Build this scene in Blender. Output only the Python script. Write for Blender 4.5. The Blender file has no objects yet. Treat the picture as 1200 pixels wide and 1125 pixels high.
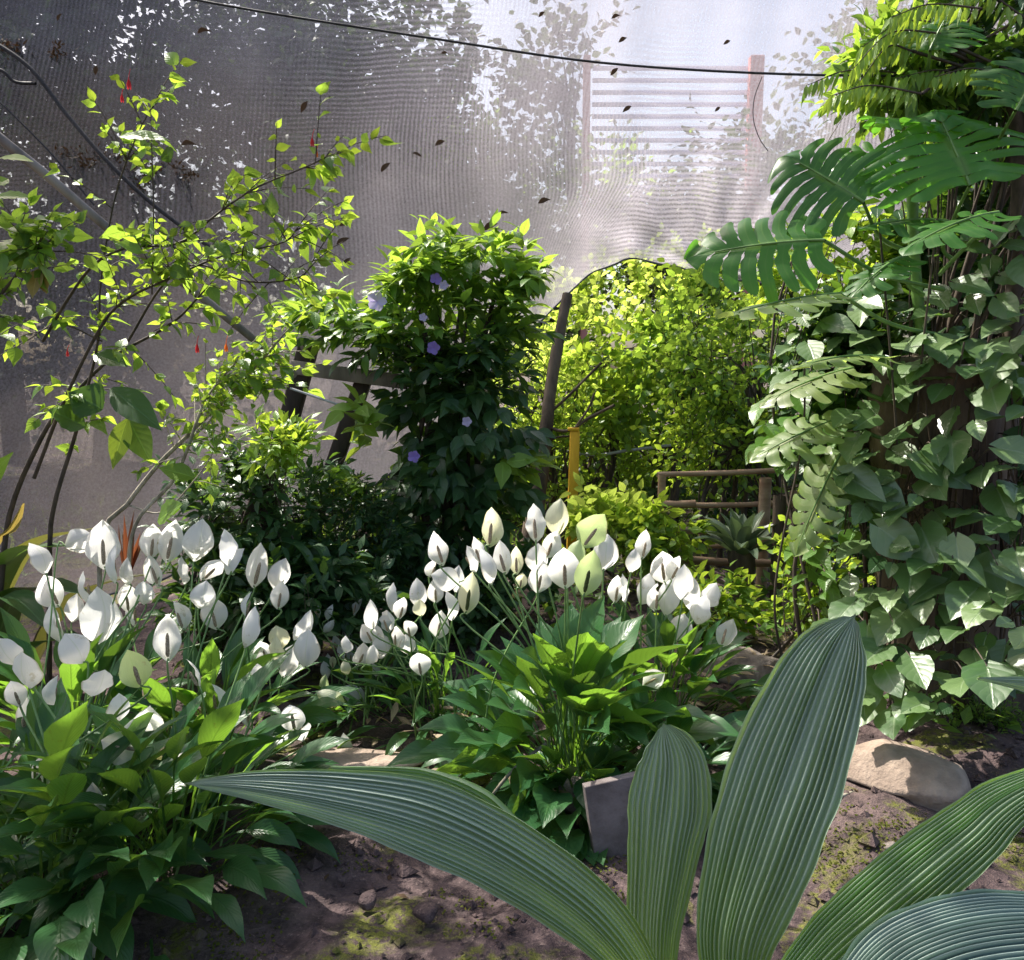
import bpy, math, random
import numpy as np
from mathutils import Vector
R = math.radians
random.seed(7)
rng = np.random.default_rng(11)
sc = bpy.context.scene
COL = sc.collection

# ------------------------------------------------------------------ camera
F = 950.0; PITCH = math.atan(122.5/950.0); CAMZ = 1.35
cam_d = bpy.data.cameras.new('camera'); cam = bpy.data.objects.new('camera', cam_d); COL.objects.link(cam)
cam.location = (0, 0, CAMZ); cam.rotation_euler = (R(90)-PITCH, 0, 0)
cam_d.sensor_width = 36; cam_d.lens = 36*F/1200; cam_d.clip_end = 3000; cam_d.clip_start = 0.05
sc.camera = cam

def at(px, py, d):
    """point of the world seen at (px,py) of the 1200x1125 photograph, d metres in front (world Y)"""
    x = (px-600)/F; y = (562.5-py)/F
    cp, sp = math.cos(PITCH), math.sin(PITCH)
    v = np.array([x, cp+y*sp, y*cp-sp])
    return v*(d/v[1]) + np.array([0, 0, CAMZ])
def ground(px, py):
    x = (px-600)/F; y = (562.5-py)/F
    cp, sp = math.cos(PITCH), math.sin(PITCH)
    v = np.array([x, cp+y*sp, y*cp-sp]); t = -CAMZ/v[2]
    return np.array([v[0]*t, v[1]*t, 0.0])
def nz(v, ax=-1):
    v = np.asarray(v, float)
    return v/np.maximum(np.linalg.norm(v, axis=ax, keepdims=True), 1e-9)

# ------------------------------------------------------------------ object helpers
def props(o, label=None, cat=None, group=None, kind=None):
    if label: o['label'] = label
    if cat: o['category'] = cat
    if group: o['group'] = group
    if kind: o['kind'] = kind
    return o
def thing(name, label, cat, loc, group=None):
    o = bpy.data.objects.new(name, None); COL.objects.link(o)
    o.location = [float(c) for c in loc]; o.empty_display_size = 0.1
    o['org'] = [float(c) for c in loc]
    return props(o, label, cat, group)
def mesh(name, V, Fc, mat, parent=None, uv=None, rnd=None, smooth=True, org=None, label=None):
    V = np.asarray(V, float)
    if parent is not None: org = np.array(list(parent['org']))
    elif org is None:
        org = np.array([V[:, 0].mean(), V[:, 1].mean(), V[:, 2].min()])
    else: org = np.asarray(org, float)
    me = bpy.data.meshes.new(name)
    me.from_pydata((V-org).tolist(), [], Fc.tolist() if isinstance(Fc, np.ndarray) else Fc)
    if smooth: me.polygons.foreach_set('use_smooth', np.ones(len(me.polygons), bool))
    if uv is not None:
        lay = me.uv_layers.new(name='UVMap')
        li = np.zeros(len(me.loops), np.int32); me.loops.foreach_get('vertex_index', li)
        lay.data.foreach_set('uv', np.asarray(uv, np.float32)[li].ravel())
    if rnd is not None:
        a = me.attributes.new('rnd', 'FLOAT', 'POINT'); a.data.foreach_set('value', np.asarray(rnd, np.float32))
    for m in (mat if isinstance(mat, (list, tuple)) else [mat]): me.materials.append(m)
    me.update()
    o = bpy.data.objects.new(name, me); COL.objects.link(o)
    o['org'] = org.tolist()
    if parent is not None:
        o.parent = parent
    else: o.location = org.tolist()
    if label: o['label'] = label
    return o

class MB:
    def __init__(s): s.V = []; s.F = []; s.U = []; s.Rn = []; s.n = 0
    def add(s, V, Fc, uv=None, rnd=0.5):
        V = np.asarray(V, float); Fc = np.asarray(Fc)
        s.V.append(V); s.F += (Fc+s.n).tolist()
        s.U.append(np.zeros((len(V), 2)) if uv is None else uv)
        s.Rn.append(np.full(len(V), rnd) if np.isscalar(rnd) else rnd); s.n += len(V)
    def build(s, name, mat, parent=None, **k):
        return mesh(name, np.concatenate(s.V), s.F, mat, parent, uv=np.concatenate(s.U), rnd=np.concatenate(s.Rn), **k)

def smoothpts(P, n):
    P = np.asarray(P, float); m = len(P)
    if m == 2: t = np.linspace(0, 1, n)[:, None]; return P[0]*(1-t)+P[1]*t
    Q = np.vstack([2*P[0]-P[1], P, 2*P[-1]-P[-2]])
    out = []
    for x in np.linspace(0, m-1-1e-6, n):
        i = int(x); t = x-i; a, b, c, d = Q[i], Q[i+1], Q[i+2], Q[i+3]
        out.append(0.5*((2*b)+(-a+c)*t+(2*a-5*b+4*c-d)*t*t+(-a+3*b-3*c+d)*t**3))
    return np.array(out)
def frames(P, hint=(0, 0, 1)):
    T = nz(np.gradient(P, axis=0)); h = np.asarray(hint, float)
    S = np.cross(T, h); bad = np.linalg.norm(S, axis=1) < 0.05
    S[bad] = np.cross(T[bad], (0.3, 0.9, 0.1)); S = nz(S); N = np.cross(S, T)
    return T, S, N
def tube(P, r, k=6, rough=0.0):
    P = np.asarray(P, float); n = len(P); r = np.broadcast_to(np.asarray(r, float), (n,)) if np.isscalar(r) or len(np.atleast_1d(r)) == n else np.interp(np.linspace(0, 1, n), np.linspace(0, 1, len(r)), r)
    T, S, N = frames(P, (0.02, 0.99, 0.1) if abs(P[-1][2]-P[0][2]) > abs(P[-1][1]-P[0][1]) else (0, 0, 1))
    a = np.linspace(0, 2*np.pi, k, endpoint=False)
    rr = r[:, None]*(1+rough*rng.uniform(-1, 1, (n, k)))
    V = P[:, None]+S[:, None]*(np.cos(a)[None, :, None]*rr[..., None])+N[:, None]*(np.sin(a)[None, :, None]*rr[..., None])
    V = V.reshape(-1, 3); Fc = []
    for i in range(n-1):
        for j in range(k):
            Fc.append((i*k+j, i*k+(j+1) % k, (i+1)*k+(j+1) % k, (i+1)*k+j))
    L = np.concatenate([[0], np.cumsum(np.linalg.norm(np.diff(P, axis=0), axis=1))])
    uv = np.stack([np.tile(a/(2*np.pi), n), np.repeat(L, k)], 1)
    return V, np.array(Fc), uv
def box(c, s, rz=0.0, rx=0.0, ry=0.0, jit=0.0):
    x, y, z = [q/2 for q in s]; b = min(x, y, z)*0.12
    V = []
    for sx in (-1, 1):
        for sy in (-1, 1):
            for sz in (-1, 1):
                V += [(sx*(x-b), sy*(y-b), sz*z), (sx*(x-b), sy*y, sz*(z-b)), (sx*x, sy*(y-b), sz*(z-b))]
    V = np.array(V)+rng.uniform(-jit, jit, (24, 3))
    from mathutils import Euler
    M = np.array(Euler((rx, ry, rz)).to_matrix()); V = V@M.T+np.asarray(c, float)
    import bmesh
    bm = bmesh.new(); vs = [bm.verts.new(v) for v in V]
    r = bmesh.ops.convex_hull(bm, input=vs); bm.verts.index_update()
    bmesh.ops.dissolve_limit(bm, angle_limit=0.02, verts=bm.verts[:], edges=bm.edges[:]); bm.verts.index_update()
    Vo = np.array([v.co[:] for v in bm.verts]); Fo = [[v.index for v in f.verts] for f in bm.faces]; bm.free()
    return Vo, Fo
def addbox(mb, *a, **k):
    V, Fo = box(*a, **k); mb.V.append(V); mb.F += [[i+mb.n for i in f] for f in Fo]
    mb.U.append(V[:, [0, 2]]); mb.Rn.append(np.full(len(V), rng.random())); mb.n += len(V)

# ------------------------------------------------------------------ materials
class NT:
    def __init__(s, name):
        s.m = bpy.data.materials.new(name); s.m.use_nodes = True; s.t = s.m.node_tree; s.t.nodes.clear()
        s.out = s.t.nodes.new('ShaderNodeOutputMaterial')
    def n(s, ty, **k):
        nd = s.t.nodes.new(ty)
        for a, b in k.items(): setattr(nd, a, b)
        return nd
    def put(s, sock, v):
        if v is None: return
        if hasattr(v, 'is_linked') or hasattr(v, 'links'): s.t.links.new(v, sock)
        else:
            try: sock.default_value = v
            except Exception: sock.default_value = (*v, 1)
    def math(s, op, a, b=None, c=None, clamp=False):
        nd = s.n('ShaderNodeMath', operation=op, use_clamp=clamp); s.put(nd.inputs[0], a)
        if b is not None: s.put(nd.inputs[1], b)
        if c is not None: s.put(nd.inputs[2], c)
        return nd.outputs[0]
    def mix(s, f, a, b, blend='MIX'):
        nd = s.n('ShaderNodeMix', data_type='RGBA', blend_type=blend); s.put(nd.inputs[0], f)
        s.put(nd.inputs[6], (*a, 1) if isinstance(a, tuple) and len(a) == 3 else a)
        s.put(nd.inputs[7], (*b, 1) if isinstance(b, tuple) and len(b) == 3 else b)
        return nd.outputs[2]
    def ss(s, v, lo, hi, a=0.0, b=1.0):
        nd = s.n('ShaderNodeMapRange', interpolation_type='SMOOTHSTEP'); s.put(nd.inputs[0], v)
        for i, q in enumerate((lo, hi, a, b)): nd.inputs[1+i].default_value = q
        return nd.outputs[0]
    def noise(s, scale, detail=3, vec=None, rough=0.55, dist=0.0):
        nd = s.n('ShaderNodeTexNoise'); nd.inputs['Scale'].default_value = scale; nd.inputs['Detail'].default_value = detail
        nd.inputs['Roughness'].default_value = rough; nd.inputs['Distortion'].default_value = dist
        if vec is not None: s.t.links.new(vec, nd.inputs['Vector'])
        return nd.outputs['Fac']
    def obj(s): return s.n('ShaderNodeTexCoord').outputs['Object']
    def uv(s):
        sp = s.n('ShaderNodeSeparateXYZ'); s.t.links.new(s.n('ShaderNodeTexCoord').outputs['UV'], sp.inputs[0]); return sp.outputs[0], sp.outputs[1]
    def bump(s, h, dist, strength=1.0):
        nd = s.n('ShaderNodeBump'); nd.inputs['Distance'].default_value = dist; nd.inputs['Strength'].default_value = strength
        s.t.links.new(h, nd.inputs['Height']); return nd.outputs[0]
    def bsdf(s, col, rough=0.5, spec=0.5, normal=None, **k):
        nd = s.n('ShaderNodeBsdfPrincipled')
        s.put(nd.inputs['Base Color'], (*col, 1) if isinstance(col, tuple) and len(col) == 3 else col)
        s.put(nd.inputs['Roughness'], rough); nd.inputs['Specular IOR Level'].default_value = spec
        if normal is not None: s.t.links.new(normal, nd.inputs['Normal'])
        return nd.outputs[0]
    def mixsh(s, f, a, b):
        nd = s.n('ShaderNodeMixShader'); s.put(nd.inputs[0], f); s.t.links.new(a, nd.inputs[1]); s.t.links.new(b, nd.inputs[2]); return nd.outputs[0]
    def done(s, sh, disp=None):
        s.t.links.new(sh, s.out.inputs['Surface']); return s.m

def leafmat(name, c1, c2, tr, rough=0.4, spec=0.5, tw=0.4, nv=9.0, slant=2.2, vein=0.5, veincol=None, spots=0.0, pale=None, ph0=0.0):
    """leaf: glossy skin over a translucent blade, midrib and side veins from the blade's own UVs"""
    s = NT(name); u, v = s.uv()
    au = s.math('ABSOLUTE', s.math('MULTIPLY_ADD', u, 2.0, -1.0))
    att = s.n('ShaderNodeAttribute', attribute_name='rnd').outputs['Fac']
    oi = s.n('ShaderNodeObjectInfo').outputs['Random']
    r = s.math('FRACT', s.math('ADD', att, oi))
    n1 = s.noise(9.0, 3, s.obj())
    col = s.mix(s.math('MULTIPLY_ADD', r, 0.7, s.math('MULTIPLY_ADD', n1, 0.5, -0.1), clamp=True), c1, c2)
    ph = s.math('SUBTRACT', s.math('MULTIPLY_ADD', v, nv, ph0), s.math('MULTIPLY', au, slant))
    sv = s.math('ABSOLUTE', s.math('SINE', s.math('MULTIPLY', ph, math.pi)))
    line = s.ss(sv, 0.0, 0.22, 1.0, 0.0)
    mid = s.ss(au, 0.02, 0.09, 1.0, 0.0)
    vv = s.math('MAXIMUM', s.math('MULTIPLY', line, 0.45), mid)
    vc = veincol or tuple(min(1, c*2.2+0.02) for c in c2)
    col = s.mix(s.math('MULTIPLY', vv, vein), col, vc)
    h = s.math('SUBTRACT', s.math('MULTIPLY', sv, 0.5), mid)
    bp = s.bump(s.math('ADD', h, s.math('MULTIPLY', s.noise(160.0, 2, s.obj()), 0.15)), 0.0013, 0.6)
    trc = s.mix(s.ss(r, 0.15, 0.95), tr, tuple(c*0.28 for c in tr))
    trc = s.mix(s.math('MULTIPLY', vv, 0.5), trc, tuple(c*0.35 for c in tr))
    if spots:
        sp = s.ss(s.noise(60.0, 2, s.obj()), 0.66, 0.72)
        col = s.mix(s.math('MULTIPLY', sp, spots), col, (0.09, 0.06, 0.02)); trc = s.mix(s.math('MULTIPLY', sp, spots), trc, (0.12, 0.07, 0.01))
    p = s.bsdf(col, s.math('MULTIPLY_ADD', n1, 0.15, rough-0.07), spec, bp)
    t = s.n('ShaderNodeBsdfTranslucent'); s.put(t.inputs[0], trc); s.t.links.new(bp, t.inputs[1])
    return s.done(s.mixsh(tw, p, t.outputs[0]))

M = {}
M['lily_leaf'] = leafmat('peace_lily_leaf', (0.022, 0.085, 0.034), (0.055, 0.155, 0.05), (0.32, 0.60, 0.05), 0.31, 0.5, 0.4, 12, 3.5, 0.3, (0.09, 0.2, 0.05), 0.3)
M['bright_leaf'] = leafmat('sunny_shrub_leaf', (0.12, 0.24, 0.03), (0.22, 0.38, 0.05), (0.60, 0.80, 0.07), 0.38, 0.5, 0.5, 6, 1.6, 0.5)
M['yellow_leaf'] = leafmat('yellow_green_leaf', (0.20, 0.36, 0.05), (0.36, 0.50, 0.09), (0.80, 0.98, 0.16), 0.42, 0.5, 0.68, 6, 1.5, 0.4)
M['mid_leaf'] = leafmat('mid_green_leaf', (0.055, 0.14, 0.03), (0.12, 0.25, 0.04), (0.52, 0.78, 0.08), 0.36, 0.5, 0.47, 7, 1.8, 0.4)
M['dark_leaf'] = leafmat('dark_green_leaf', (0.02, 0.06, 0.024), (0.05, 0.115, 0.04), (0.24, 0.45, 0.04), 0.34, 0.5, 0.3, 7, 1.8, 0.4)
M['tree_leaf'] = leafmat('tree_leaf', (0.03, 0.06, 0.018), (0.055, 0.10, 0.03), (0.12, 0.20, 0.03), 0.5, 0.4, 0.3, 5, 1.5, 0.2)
M['monstera'] = leafmat('monstera_leaf', (0.035, 0.12, 0.022), (0.055, 0.16, 0.03), (0.24, 0.66, 0.05), 0.36, 0.6, 0.5, 8, 0.0, 0.7, (0.20, 0.34, 0.08), ph0=0.5)
M['monstera_glare'] = leafmat('split_leaf_glare', (0.10, 0.17, 0.04), (0.20, 0.26, 0.09), (0.55, 0.72, 0.15), 0.36, 0.8, 0.4, 8, 0.0, 0.5, (0.4, 0.42, 0.2), ph0=0.5)  # paler yellowish copy of the monstera leaf, white glare put into its colour
M['vine_leaf'] = leafmat('vine_leaf', (0.028, 0.085, 0.022), (0.17, 0.26, 0.09), (0.30, 0.56, 0.06), 0.38, 1.0, 0.25, 6, 1.8, 0.6, (0.22, 0.30, 0.16))
M['croton'] = leafmat('large_dark_leaf', (0.04, 0.05, 0.03), (0.08, 0.08, 0.03), (0.28, 0.28, 0.05), 0.3, 0.5, 0.25, 9, 1.5, 0.5)
M['red_leaf'] = leafmat('red_brown_leaf', (0.08, 0.03, 0.018), (0.15, 0.06, 0.03), (0.32, 0.10, 0.04), 0.4, 0.5, 0.4, 7, 1.5, 0.4)
M['dry_leaf'] = leafmat('dry_leaf', (0.05, 0.032, 0.02), (0.12, 0.075, 0.04), (0.10, 0.05, 0.02), 0.7, 0.2, 0.2, 6, 1.6, 0.4)
M['straw'] = leafmat('dead_leaf_litter', (0.16, 0.11, 0.065), (0.42, 0.33, 0.21), (0.4, 0.28, 0.14), 0.6, 0.4, 0.25, 6, 1.6, 0.3)
M['bromeliad'] = leafmat('bromeliad_leaf', (0.08, 0.13, 0.08), (0.16, 0.20, 0.12), (0.2, 0.3, 0.1), 0.35, 0.5, 0.2, 1, 0, 0.2)
M['brown_veg'] = leafmat('withered_leaf', (0.20, 0.16, 0.04), (0.30, 0.23, 0.06), (0.5, 0.36, 0.08), 0.5, 0.4, 0.3, 7, 1.5, 0.5)

def pleat_mat(name, lo, hi, glow, tw):
    s = NT(name); u, v = s.uv()
    rid = s.math('SINE', s.math('MULTIPLY', u, 2*math.pi)); big = s.noise(5.0, 4, s.obj(), 0.6)          # u counts pleats here
    fine = s.noise(1.0, 3)
    cv = s.n('ShaderNodeCombineXYZ'); s.t.links.new(s.math('MULTIPLY', u, 6.0), cv.inputs[0]); s.t.links.new(s.math('MULTIPLY', v, 3.0), cv.inputs[1])
    streak = s.noise(3.0, 4, cv.outputs[0], 0.7)
    cv2 = s.n('ShaderNodeCombineXYZ'); s.t.links.new(s.math('MULTIPLY', u, 0.7), cv2.inputs[0]); s.t.links.new(s.math('MULTIPLY', v, 160.0), cv2.inputs[1])
    cross = s.noise(1.0, 2, cv2.outputs[0], 0.6)
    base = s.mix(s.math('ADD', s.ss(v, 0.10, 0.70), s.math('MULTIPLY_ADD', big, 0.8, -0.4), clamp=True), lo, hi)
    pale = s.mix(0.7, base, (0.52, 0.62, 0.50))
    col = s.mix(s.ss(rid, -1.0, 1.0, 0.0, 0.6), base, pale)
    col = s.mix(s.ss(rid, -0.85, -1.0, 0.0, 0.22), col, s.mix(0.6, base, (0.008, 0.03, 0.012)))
    col = s.mix(s.math('MULTIPLY', s.ss(streak, 0.45, 0.75), 0.35), col, pale)
    blot = s.math('ADD', s.ss(s.noise(11.0, 4, s.obj()), 0.62, 0.78, 0.0, 0.4), s.math('ADD', s.ss(s.noise(140.0, 2, s.obj()), 0.70, 0.76, 0, .6), s.ss(v, 0.97, 1.0, 0, .8)), clamp=True)
    col = s.mix(blot, col, s.mix(0.6, base, (0.20, 0.15, 0.07)))
    h = s.math('ADD', s.math('MULTIPLY', streak, 0.5), s.math('MULTIPLY', cross, 0.5))
    bp = s.bump(h, 0.0012, 0.8)
    p = s.bsdf(col, s.math('MULTIPLY_ADD', streak, 0.3, 0.26), 0.5, bp)
    t = s.n('ShaderNodeBsdfTranslucent'); s.put(t.inputs[0], s.mix(s.ss(rid, 0, 1, 0, 0.5), glow, tuple(c*0.5 for c in glow)))
    return s.done(s.mixsh(tw, p, t.outputs[0]))
M['pleat'] = pleat_mat('pleated_leaf', (0.17, 0.30, 0.06), (0.21, 0.29, 0.29), (0.40, 0.62, 0.12), 0.3)
M['pleat_green'] = pleat_mat('pleated_leaf_green', (0.12, 0.24, 0.05), (0.11, 0.21, 0.07), (0.34, 0.62, 0.08), 0.33)
M['pleat_blue'] = pleat_mat('pleated_leaf_blue', (0.08, 0.15, 0.12), (0.10, 0.17, 0.18), (0.15, 0.3, 0.12), 0.15)

def petalmat(name, c, tr, tw=0.5, base=None):
    s = NT(name); u, v = s.uv()
    au = s.math('ABSOLUTE', s.math('MULTIPLY_ADD', u, 2.0, -1.0))
    lines = s.math('ABSOLUTE', s.math('SINE', s.math('MULTIPLY', au, 22.0)))
    n = s.noise(40.0, 2, s.obj())
    col = s.mix(s.math('MULTIPLY', s.ss(lines, 0, 0.4, 1, 0), 0.18), c, tuple(q*0.75 for q in c))
    if base: col = s.mix(s.ss(v, 0.0, 0.45, 0.75, 0.0), col, base)
    col = s.mix(s.math('MULTIPLY', s.ss(au, 0.0, 0.08, 1, 0), 0.45), col, (0.35, 0.5, 0.2))
    ag = s.math('ADD', s.ss(s.noise(22, 4, s.obj(), 0.7), 0.62, 0.72, 0, .45), s.math('MULTIPLY', s.ss(au, 0.86, 1.0), s.ss(s.noise(9, 2, s.obj()), .5, .6, 0, .6)), clamp=True)
    col = s.mix(ag, col, (0.42, 0.36, 0.20)); tr = s.mix(ag, tr, (0.45, 0.38, 0.18))
    bp = s.bump(s.math('ADD', lines, n), 0.001, 0.5)
    p = s.bsdf(col, 0.45, 0.4, bp)
    t = s.n('ShaderNodeBsdfTranslucent'); s.put(t.inputs[0], tr)
    return s.done(s.mixsh(tw, p, t.outputs[0]))
M['spathe'] = petalmat('white_spathe', (0.85, 0.85, 0.86), (0.95, 0.94, 0.90), 0.58, (0.62, 0.68, 0.42))
M['spathe_green'] = petalmat('green_spathe', (0.50, 0.58, 0.34), (0.62, 0.78, 0.32), 0.5, (0.25, 0.4, 0.1))
M['spathe_cream'] = petalmat('cream_spathe', (0.82, 0.82, 0.62), (0.94, 0.92, 0.62), 0.55, (0.5, 0.6, 0.2))
M['purple'] = petalmat('purple_petal', (0.32, 0.22, 0.72), (0.5, 0.35, 0.8), 0.35)
M['red_petal'] = petalmat('red_petal', (0.60, 0.03, 0.05), (0.8, 0.05, 0.06), 0.3)
M['orange_petal'] = petalmat('orange_petal', (0.85, 0.22, 0.03), (0.95, 0.3, 0.03), 0.35)
M['lilac'] = petalmat('lilac_petal', (0.62, 0.55, 0.82), (0.7, 0.6, 0.9), 0.35)

def simple(name, c1, c2, scale, rough=0.7, bump=0.004, detail=4, stretch=None, spec=0.3, c3=None, th=(0.55, 0.7)):
    s = NT(name); co = s.obj()
    if stretch:
        mp = s.n('ShaderNodeMapping'); mp.inputs['Scale'].default_value = stretch; s.t.links.new(co, mp.inputs[0]); vec = mp.outputs[0]
    else: vec = co
    n = s.noise(scale, detail, vec, 0.65); n2 = s.noise(scale*5, 3, vec, 0.6)
    col = s.mix(s.ss(n, 0.3, 0.7), c1, c2)
    if c3: col = s.mix(s.ss(s.noise(scale*0.5, 4, co), *th), col, c3)
    h = s.math('ADD', n, s.math('MULTIPLY', n2, 0.4))
    return s.done(s.bsdf(col, rough, spec, s.bump(h, bump, 1.0)))
M['bark'] = simple('bark', (0.05, 0.035, 0.025), (0.16, 0.12, 0.085), 9, 0.85, 0.012, 5, (1, 1, 0.25))
M['stem'] = simple('grey_stem', (0.16, 0.14, 0.10), (0.42, 0.38, 0.30), 30, 0.7, 0.002, 3, (1, 1, 0.3))
M['dark_stem'] = simple('dark_stem', (0.035, 0.028, 0.022), (0.10, 0.075, 0.055), 25, 0.7, 0.002, 3, (1, 1, 0.3))
M['green_stem'] = simple('green_stem', (0.07, 0.15, 0.03), (0.14, 0.26, 0.06), 20, 0.45, 0.001, 2, spec=0.5)
M['flower_stem'] = simple('flower_stalk', (0.10, 0.19, 0.05), (0.20, 0.32, 0.10), 20, 0.4, 0.001, 2, spec=0.5)
M['spadix'] = simple('spadix', (0.24, 0.17, 0.11), (0.50, 0.40, 0.28), 260, 0.7, 0.003, 2)
M['spadix_dark'] = simple('dark_spadix', (0.03, 0.05, 0.015), (0.10, 0.12, 0.03), 260, 0.7, 0.003, 2)
M['rock'] = simple('pinkish_rock', (0.22, 0.165, 0.13), (0.44, 0.34, 0.27), 6, 0.85, 0.02, 6, c3=(0.10, 0.12, 0.05), th=(0.60, 0.75))
M['stone'] = simple('grey_stone', (0.12, 0.10, 0.09), (0.28, 0.24, 0.21), 8, 0.9, 0.02, 6)
M['slab'] = simple('cement_board', (0.11, 0.09, 0.085), (0.22, 0.185, 0.18), 9, 0.9, 0.006, 6)
M['dark_wood'] = simple('dark_wood', (0.02, 0.015, 0.013), (0.07, 0.05, 0.04), 7, 0.8, 0.006, 5, (1, 1, 0.12))
M['grey_wood'] = simple('weathered_wood', (0.13, 0.11, 0.10), (0.30, 0.26, 0.24), 7, 0.8, 0.006, 5, (1, 1, 0.15))
M['rail_wood'] = simple('fence_wood', (0.25, 0.15, 0.09), (0.50, 0.36, 0.24), 9, 0.75, 0.005, 4, (0.2, 1, 1))
M['yellow_wood'] = simple('yellow_paint', (0.75, 0.38, 0.02), (0.85, 0.50, 0.04), 9, 0.6, 0.003, 4, (1, 1, 0.2))
M['root'] = simple('root_fibres', (0.03, 0.02, 0.015), (0.13, 0.09, 0.06), 40, 0.9, 0.01, 4, (1, 1, 0.08))
M['rope'] = simple('cable_black', (0.012, 0.012, 0.015), (0.04, 0.04, 0.045), 80, 0.6, 0.001, 2)
M['red_paint'] = simple('red_post_paint', (0.55, 0.16, 0.14), (0.75, 0.32, 0.28), 5, 0.6, 0.003)
M['roof'] = simple('pale_slats', (0.70, 0.68, 0.76), (0.8, 0.78, 0.86), 4, 0.6, 0.003)
M['roof_dark'] = simple('blue_grey_batten', (0.16, 0.17, 0.28), (0.26, 0.27, 0.38), 4, 0.6, 0.003)
M['pvc'] = simple('grey_hose', (0.35, 0.35, 0.38), (0.5, 0.5, 0.52), 30, 0.5, 0.001)

def soil():
    s = NT('garden_soil'); co = s.obj()
    a = s.noise(1.3, 6, co, 0.62, 0.3); b = s.noise(14, 6, co, 0.7); c = s.noise(90, 4, co, 0.65)
    col = s.mix(s.ss(b, 0.32, 0.68), (0.038, 0.027, 0.029), (0.13, 0.09, 0.088))
    col = s.mix(s.ss(c, 0.55, 0.75, 0, 0.6), col, (0.30, 0.22, 0.195))
    col = s.mix(s.ss(a, 0.5, 0.72, 0, 0.5), col, (0.24, 0.175, 0.155))
    m = s.math('MULTIPLY', s.ss(s.noise(2.2, 5, co, 0.7, 0.5), 0.52, 0.60), s.ss(s.noise(45, 3, co, 0.7), 0.36, 0.56))
    col = s.mix(s.math('MULTIPLY', m, 0.85), col, s.mix(c, (0.06, 0.075, 0.012), (0.20, 0.21, 0.03)))
    h = s.math('ADD', s.math('MULTIPLY', b, 0.6), s.math('MULTIPLY', c, 0.35))
    return s.done(s.bsdf(col, 0.9, 0.25, s.bump(h, 0.03, 1.0)))
M['soil'] = soil()

def netmat():
    """woven shade cloth: open cells let the light and the view through, tapes scatter the sun"""
    s = NT('shade_cloth')
    u, v = s.uv()                                           # metres along and down the cloth
    co = s.obj()
    wv = s.noise(0.8, 2, co, 0.5); wv2 = s.noise(5.0, 3, co, 0.6)
    d = s.math('ADD', s.math('MULTIPLY', wv, 9.0), s.math('MULTIPLY', wv2, 1.1))
    lat = s.math('SINE', s.math('ADD', s.math('MULTIPLY', s.math('ADD', u, s.math('MULTIPLY', v, 0.22)), 2*math.pi*34), s.math('MULTIPLY', d, 2.6)))
    hor = s.math('SINE', s.math('ADD', s.math('MULTIPLY', v, 2*math.pi*30), s.math('MULTIPLY', d, 3.6)))
    sel = s.ss(s.noise(0.55, 2, co, 0.5), 0.44, 0.58)
    ln = s.n('ShaderNodeMix', data_type='FLOAT'); s.put(ln.inputs[0], sel); s.put(ln.inputs[2], lat); s.put(ln.inputs[3], hor); ln = ln.outputs[0]
    grain = s.noise(150, 2, co, 0.9); g2 = s.noise(55, 3, co, 0.85)
    sx = s.n('ShaderNodeSeparateXYZ'); s.t.links.new(co, sx.inputs[0]); X, Z = sx.outputs[0], sx.outputs[2]
    lineamp = s.math('MULTIPLY', s.ss(s.noise(0.7, 2, co), 0.35, 0.6, 0.25, 1.0), s.ss(Z, 1.2, 2.6, 0.3, 1.0))
    f = s.math('ADD', s.math('MULTIPLY', s.math('MULTIPLY', ln, lineamp), 0.17), s.math('MULTIPLY_ADD', grain, 0.9, -0.45))
    f = s.math('ADD', f, s.math('MULTIPLY_ADD', g2, 0.5, -0.25))
    fold = s.noise(1.4, 4, co, 0.55)
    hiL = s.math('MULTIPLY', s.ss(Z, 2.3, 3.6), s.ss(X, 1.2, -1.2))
    # openness graded by height and side to set how bright the cloth looks
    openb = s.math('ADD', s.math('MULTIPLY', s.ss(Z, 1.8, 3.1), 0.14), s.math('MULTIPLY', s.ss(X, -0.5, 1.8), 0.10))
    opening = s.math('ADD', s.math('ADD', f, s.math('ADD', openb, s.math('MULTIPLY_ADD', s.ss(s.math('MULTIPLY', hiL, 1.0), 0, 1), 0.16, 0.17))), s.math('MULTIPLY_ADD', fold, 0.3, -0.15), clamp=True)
    tone = s.ss(s.math('ADD', X, s.math('MULTIPLY_ADD', s.noise(0.9, 3, co), 1.6, -.8)), -3.0, 1.6)  # sunlit haze put into the cloth colour, dark left to pale right
    tape = s.mix(s.ss(s.noise(75, 2, co, 0.8), 0.35, 0.65), (0.04, 0.036, 0.038), (0.30, 0.28, 0.30))
    bp = s.bump(s.math('ADD', s.noise(3, 2, co, 0.5), s.math('MULTIPLY', grain, 0.1)), 0.02, 0.6)
    p = s.bsdf(tape, 0.45, 0.5, bp)
    t = s.n('ShaderNodeBsdfTranslucent'); s.put(t.inputs[0], s.mix(tone, s.mix(s.ss(s.noise(1.1,3,co),.35,.65), (0.06, 0.055, 0.065), (0.12, 0.105, 0.105)), (0.50, 0.47, 0.53))); hi = s.math('MULTIPLY', s.ss(Z, 2.7, 3.7), s.ss(X, 0.9, -1.6)); s.put(t.inputs[0], s.mix(s.math('MULTIPLY', hi, .75), t.inputs[0].links[0].from_socket, (0.10, 0.11, 0.16))); s.t.links.new(bp, t.inputs[1])  # upper left cloth painted darker and bluish for the dim trees behind
    cloth = s.mixsh(0.66, p, t.outputs[0])
    tr = s.n('ShaderNodeBsdfTransparent'); tr.inputs[0].default_value = (1, 1, 1, 1)
    return s.done(s.mixsh(opening, cloth, tr.outputs[0]))
M['net'] = netmat()

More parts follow.
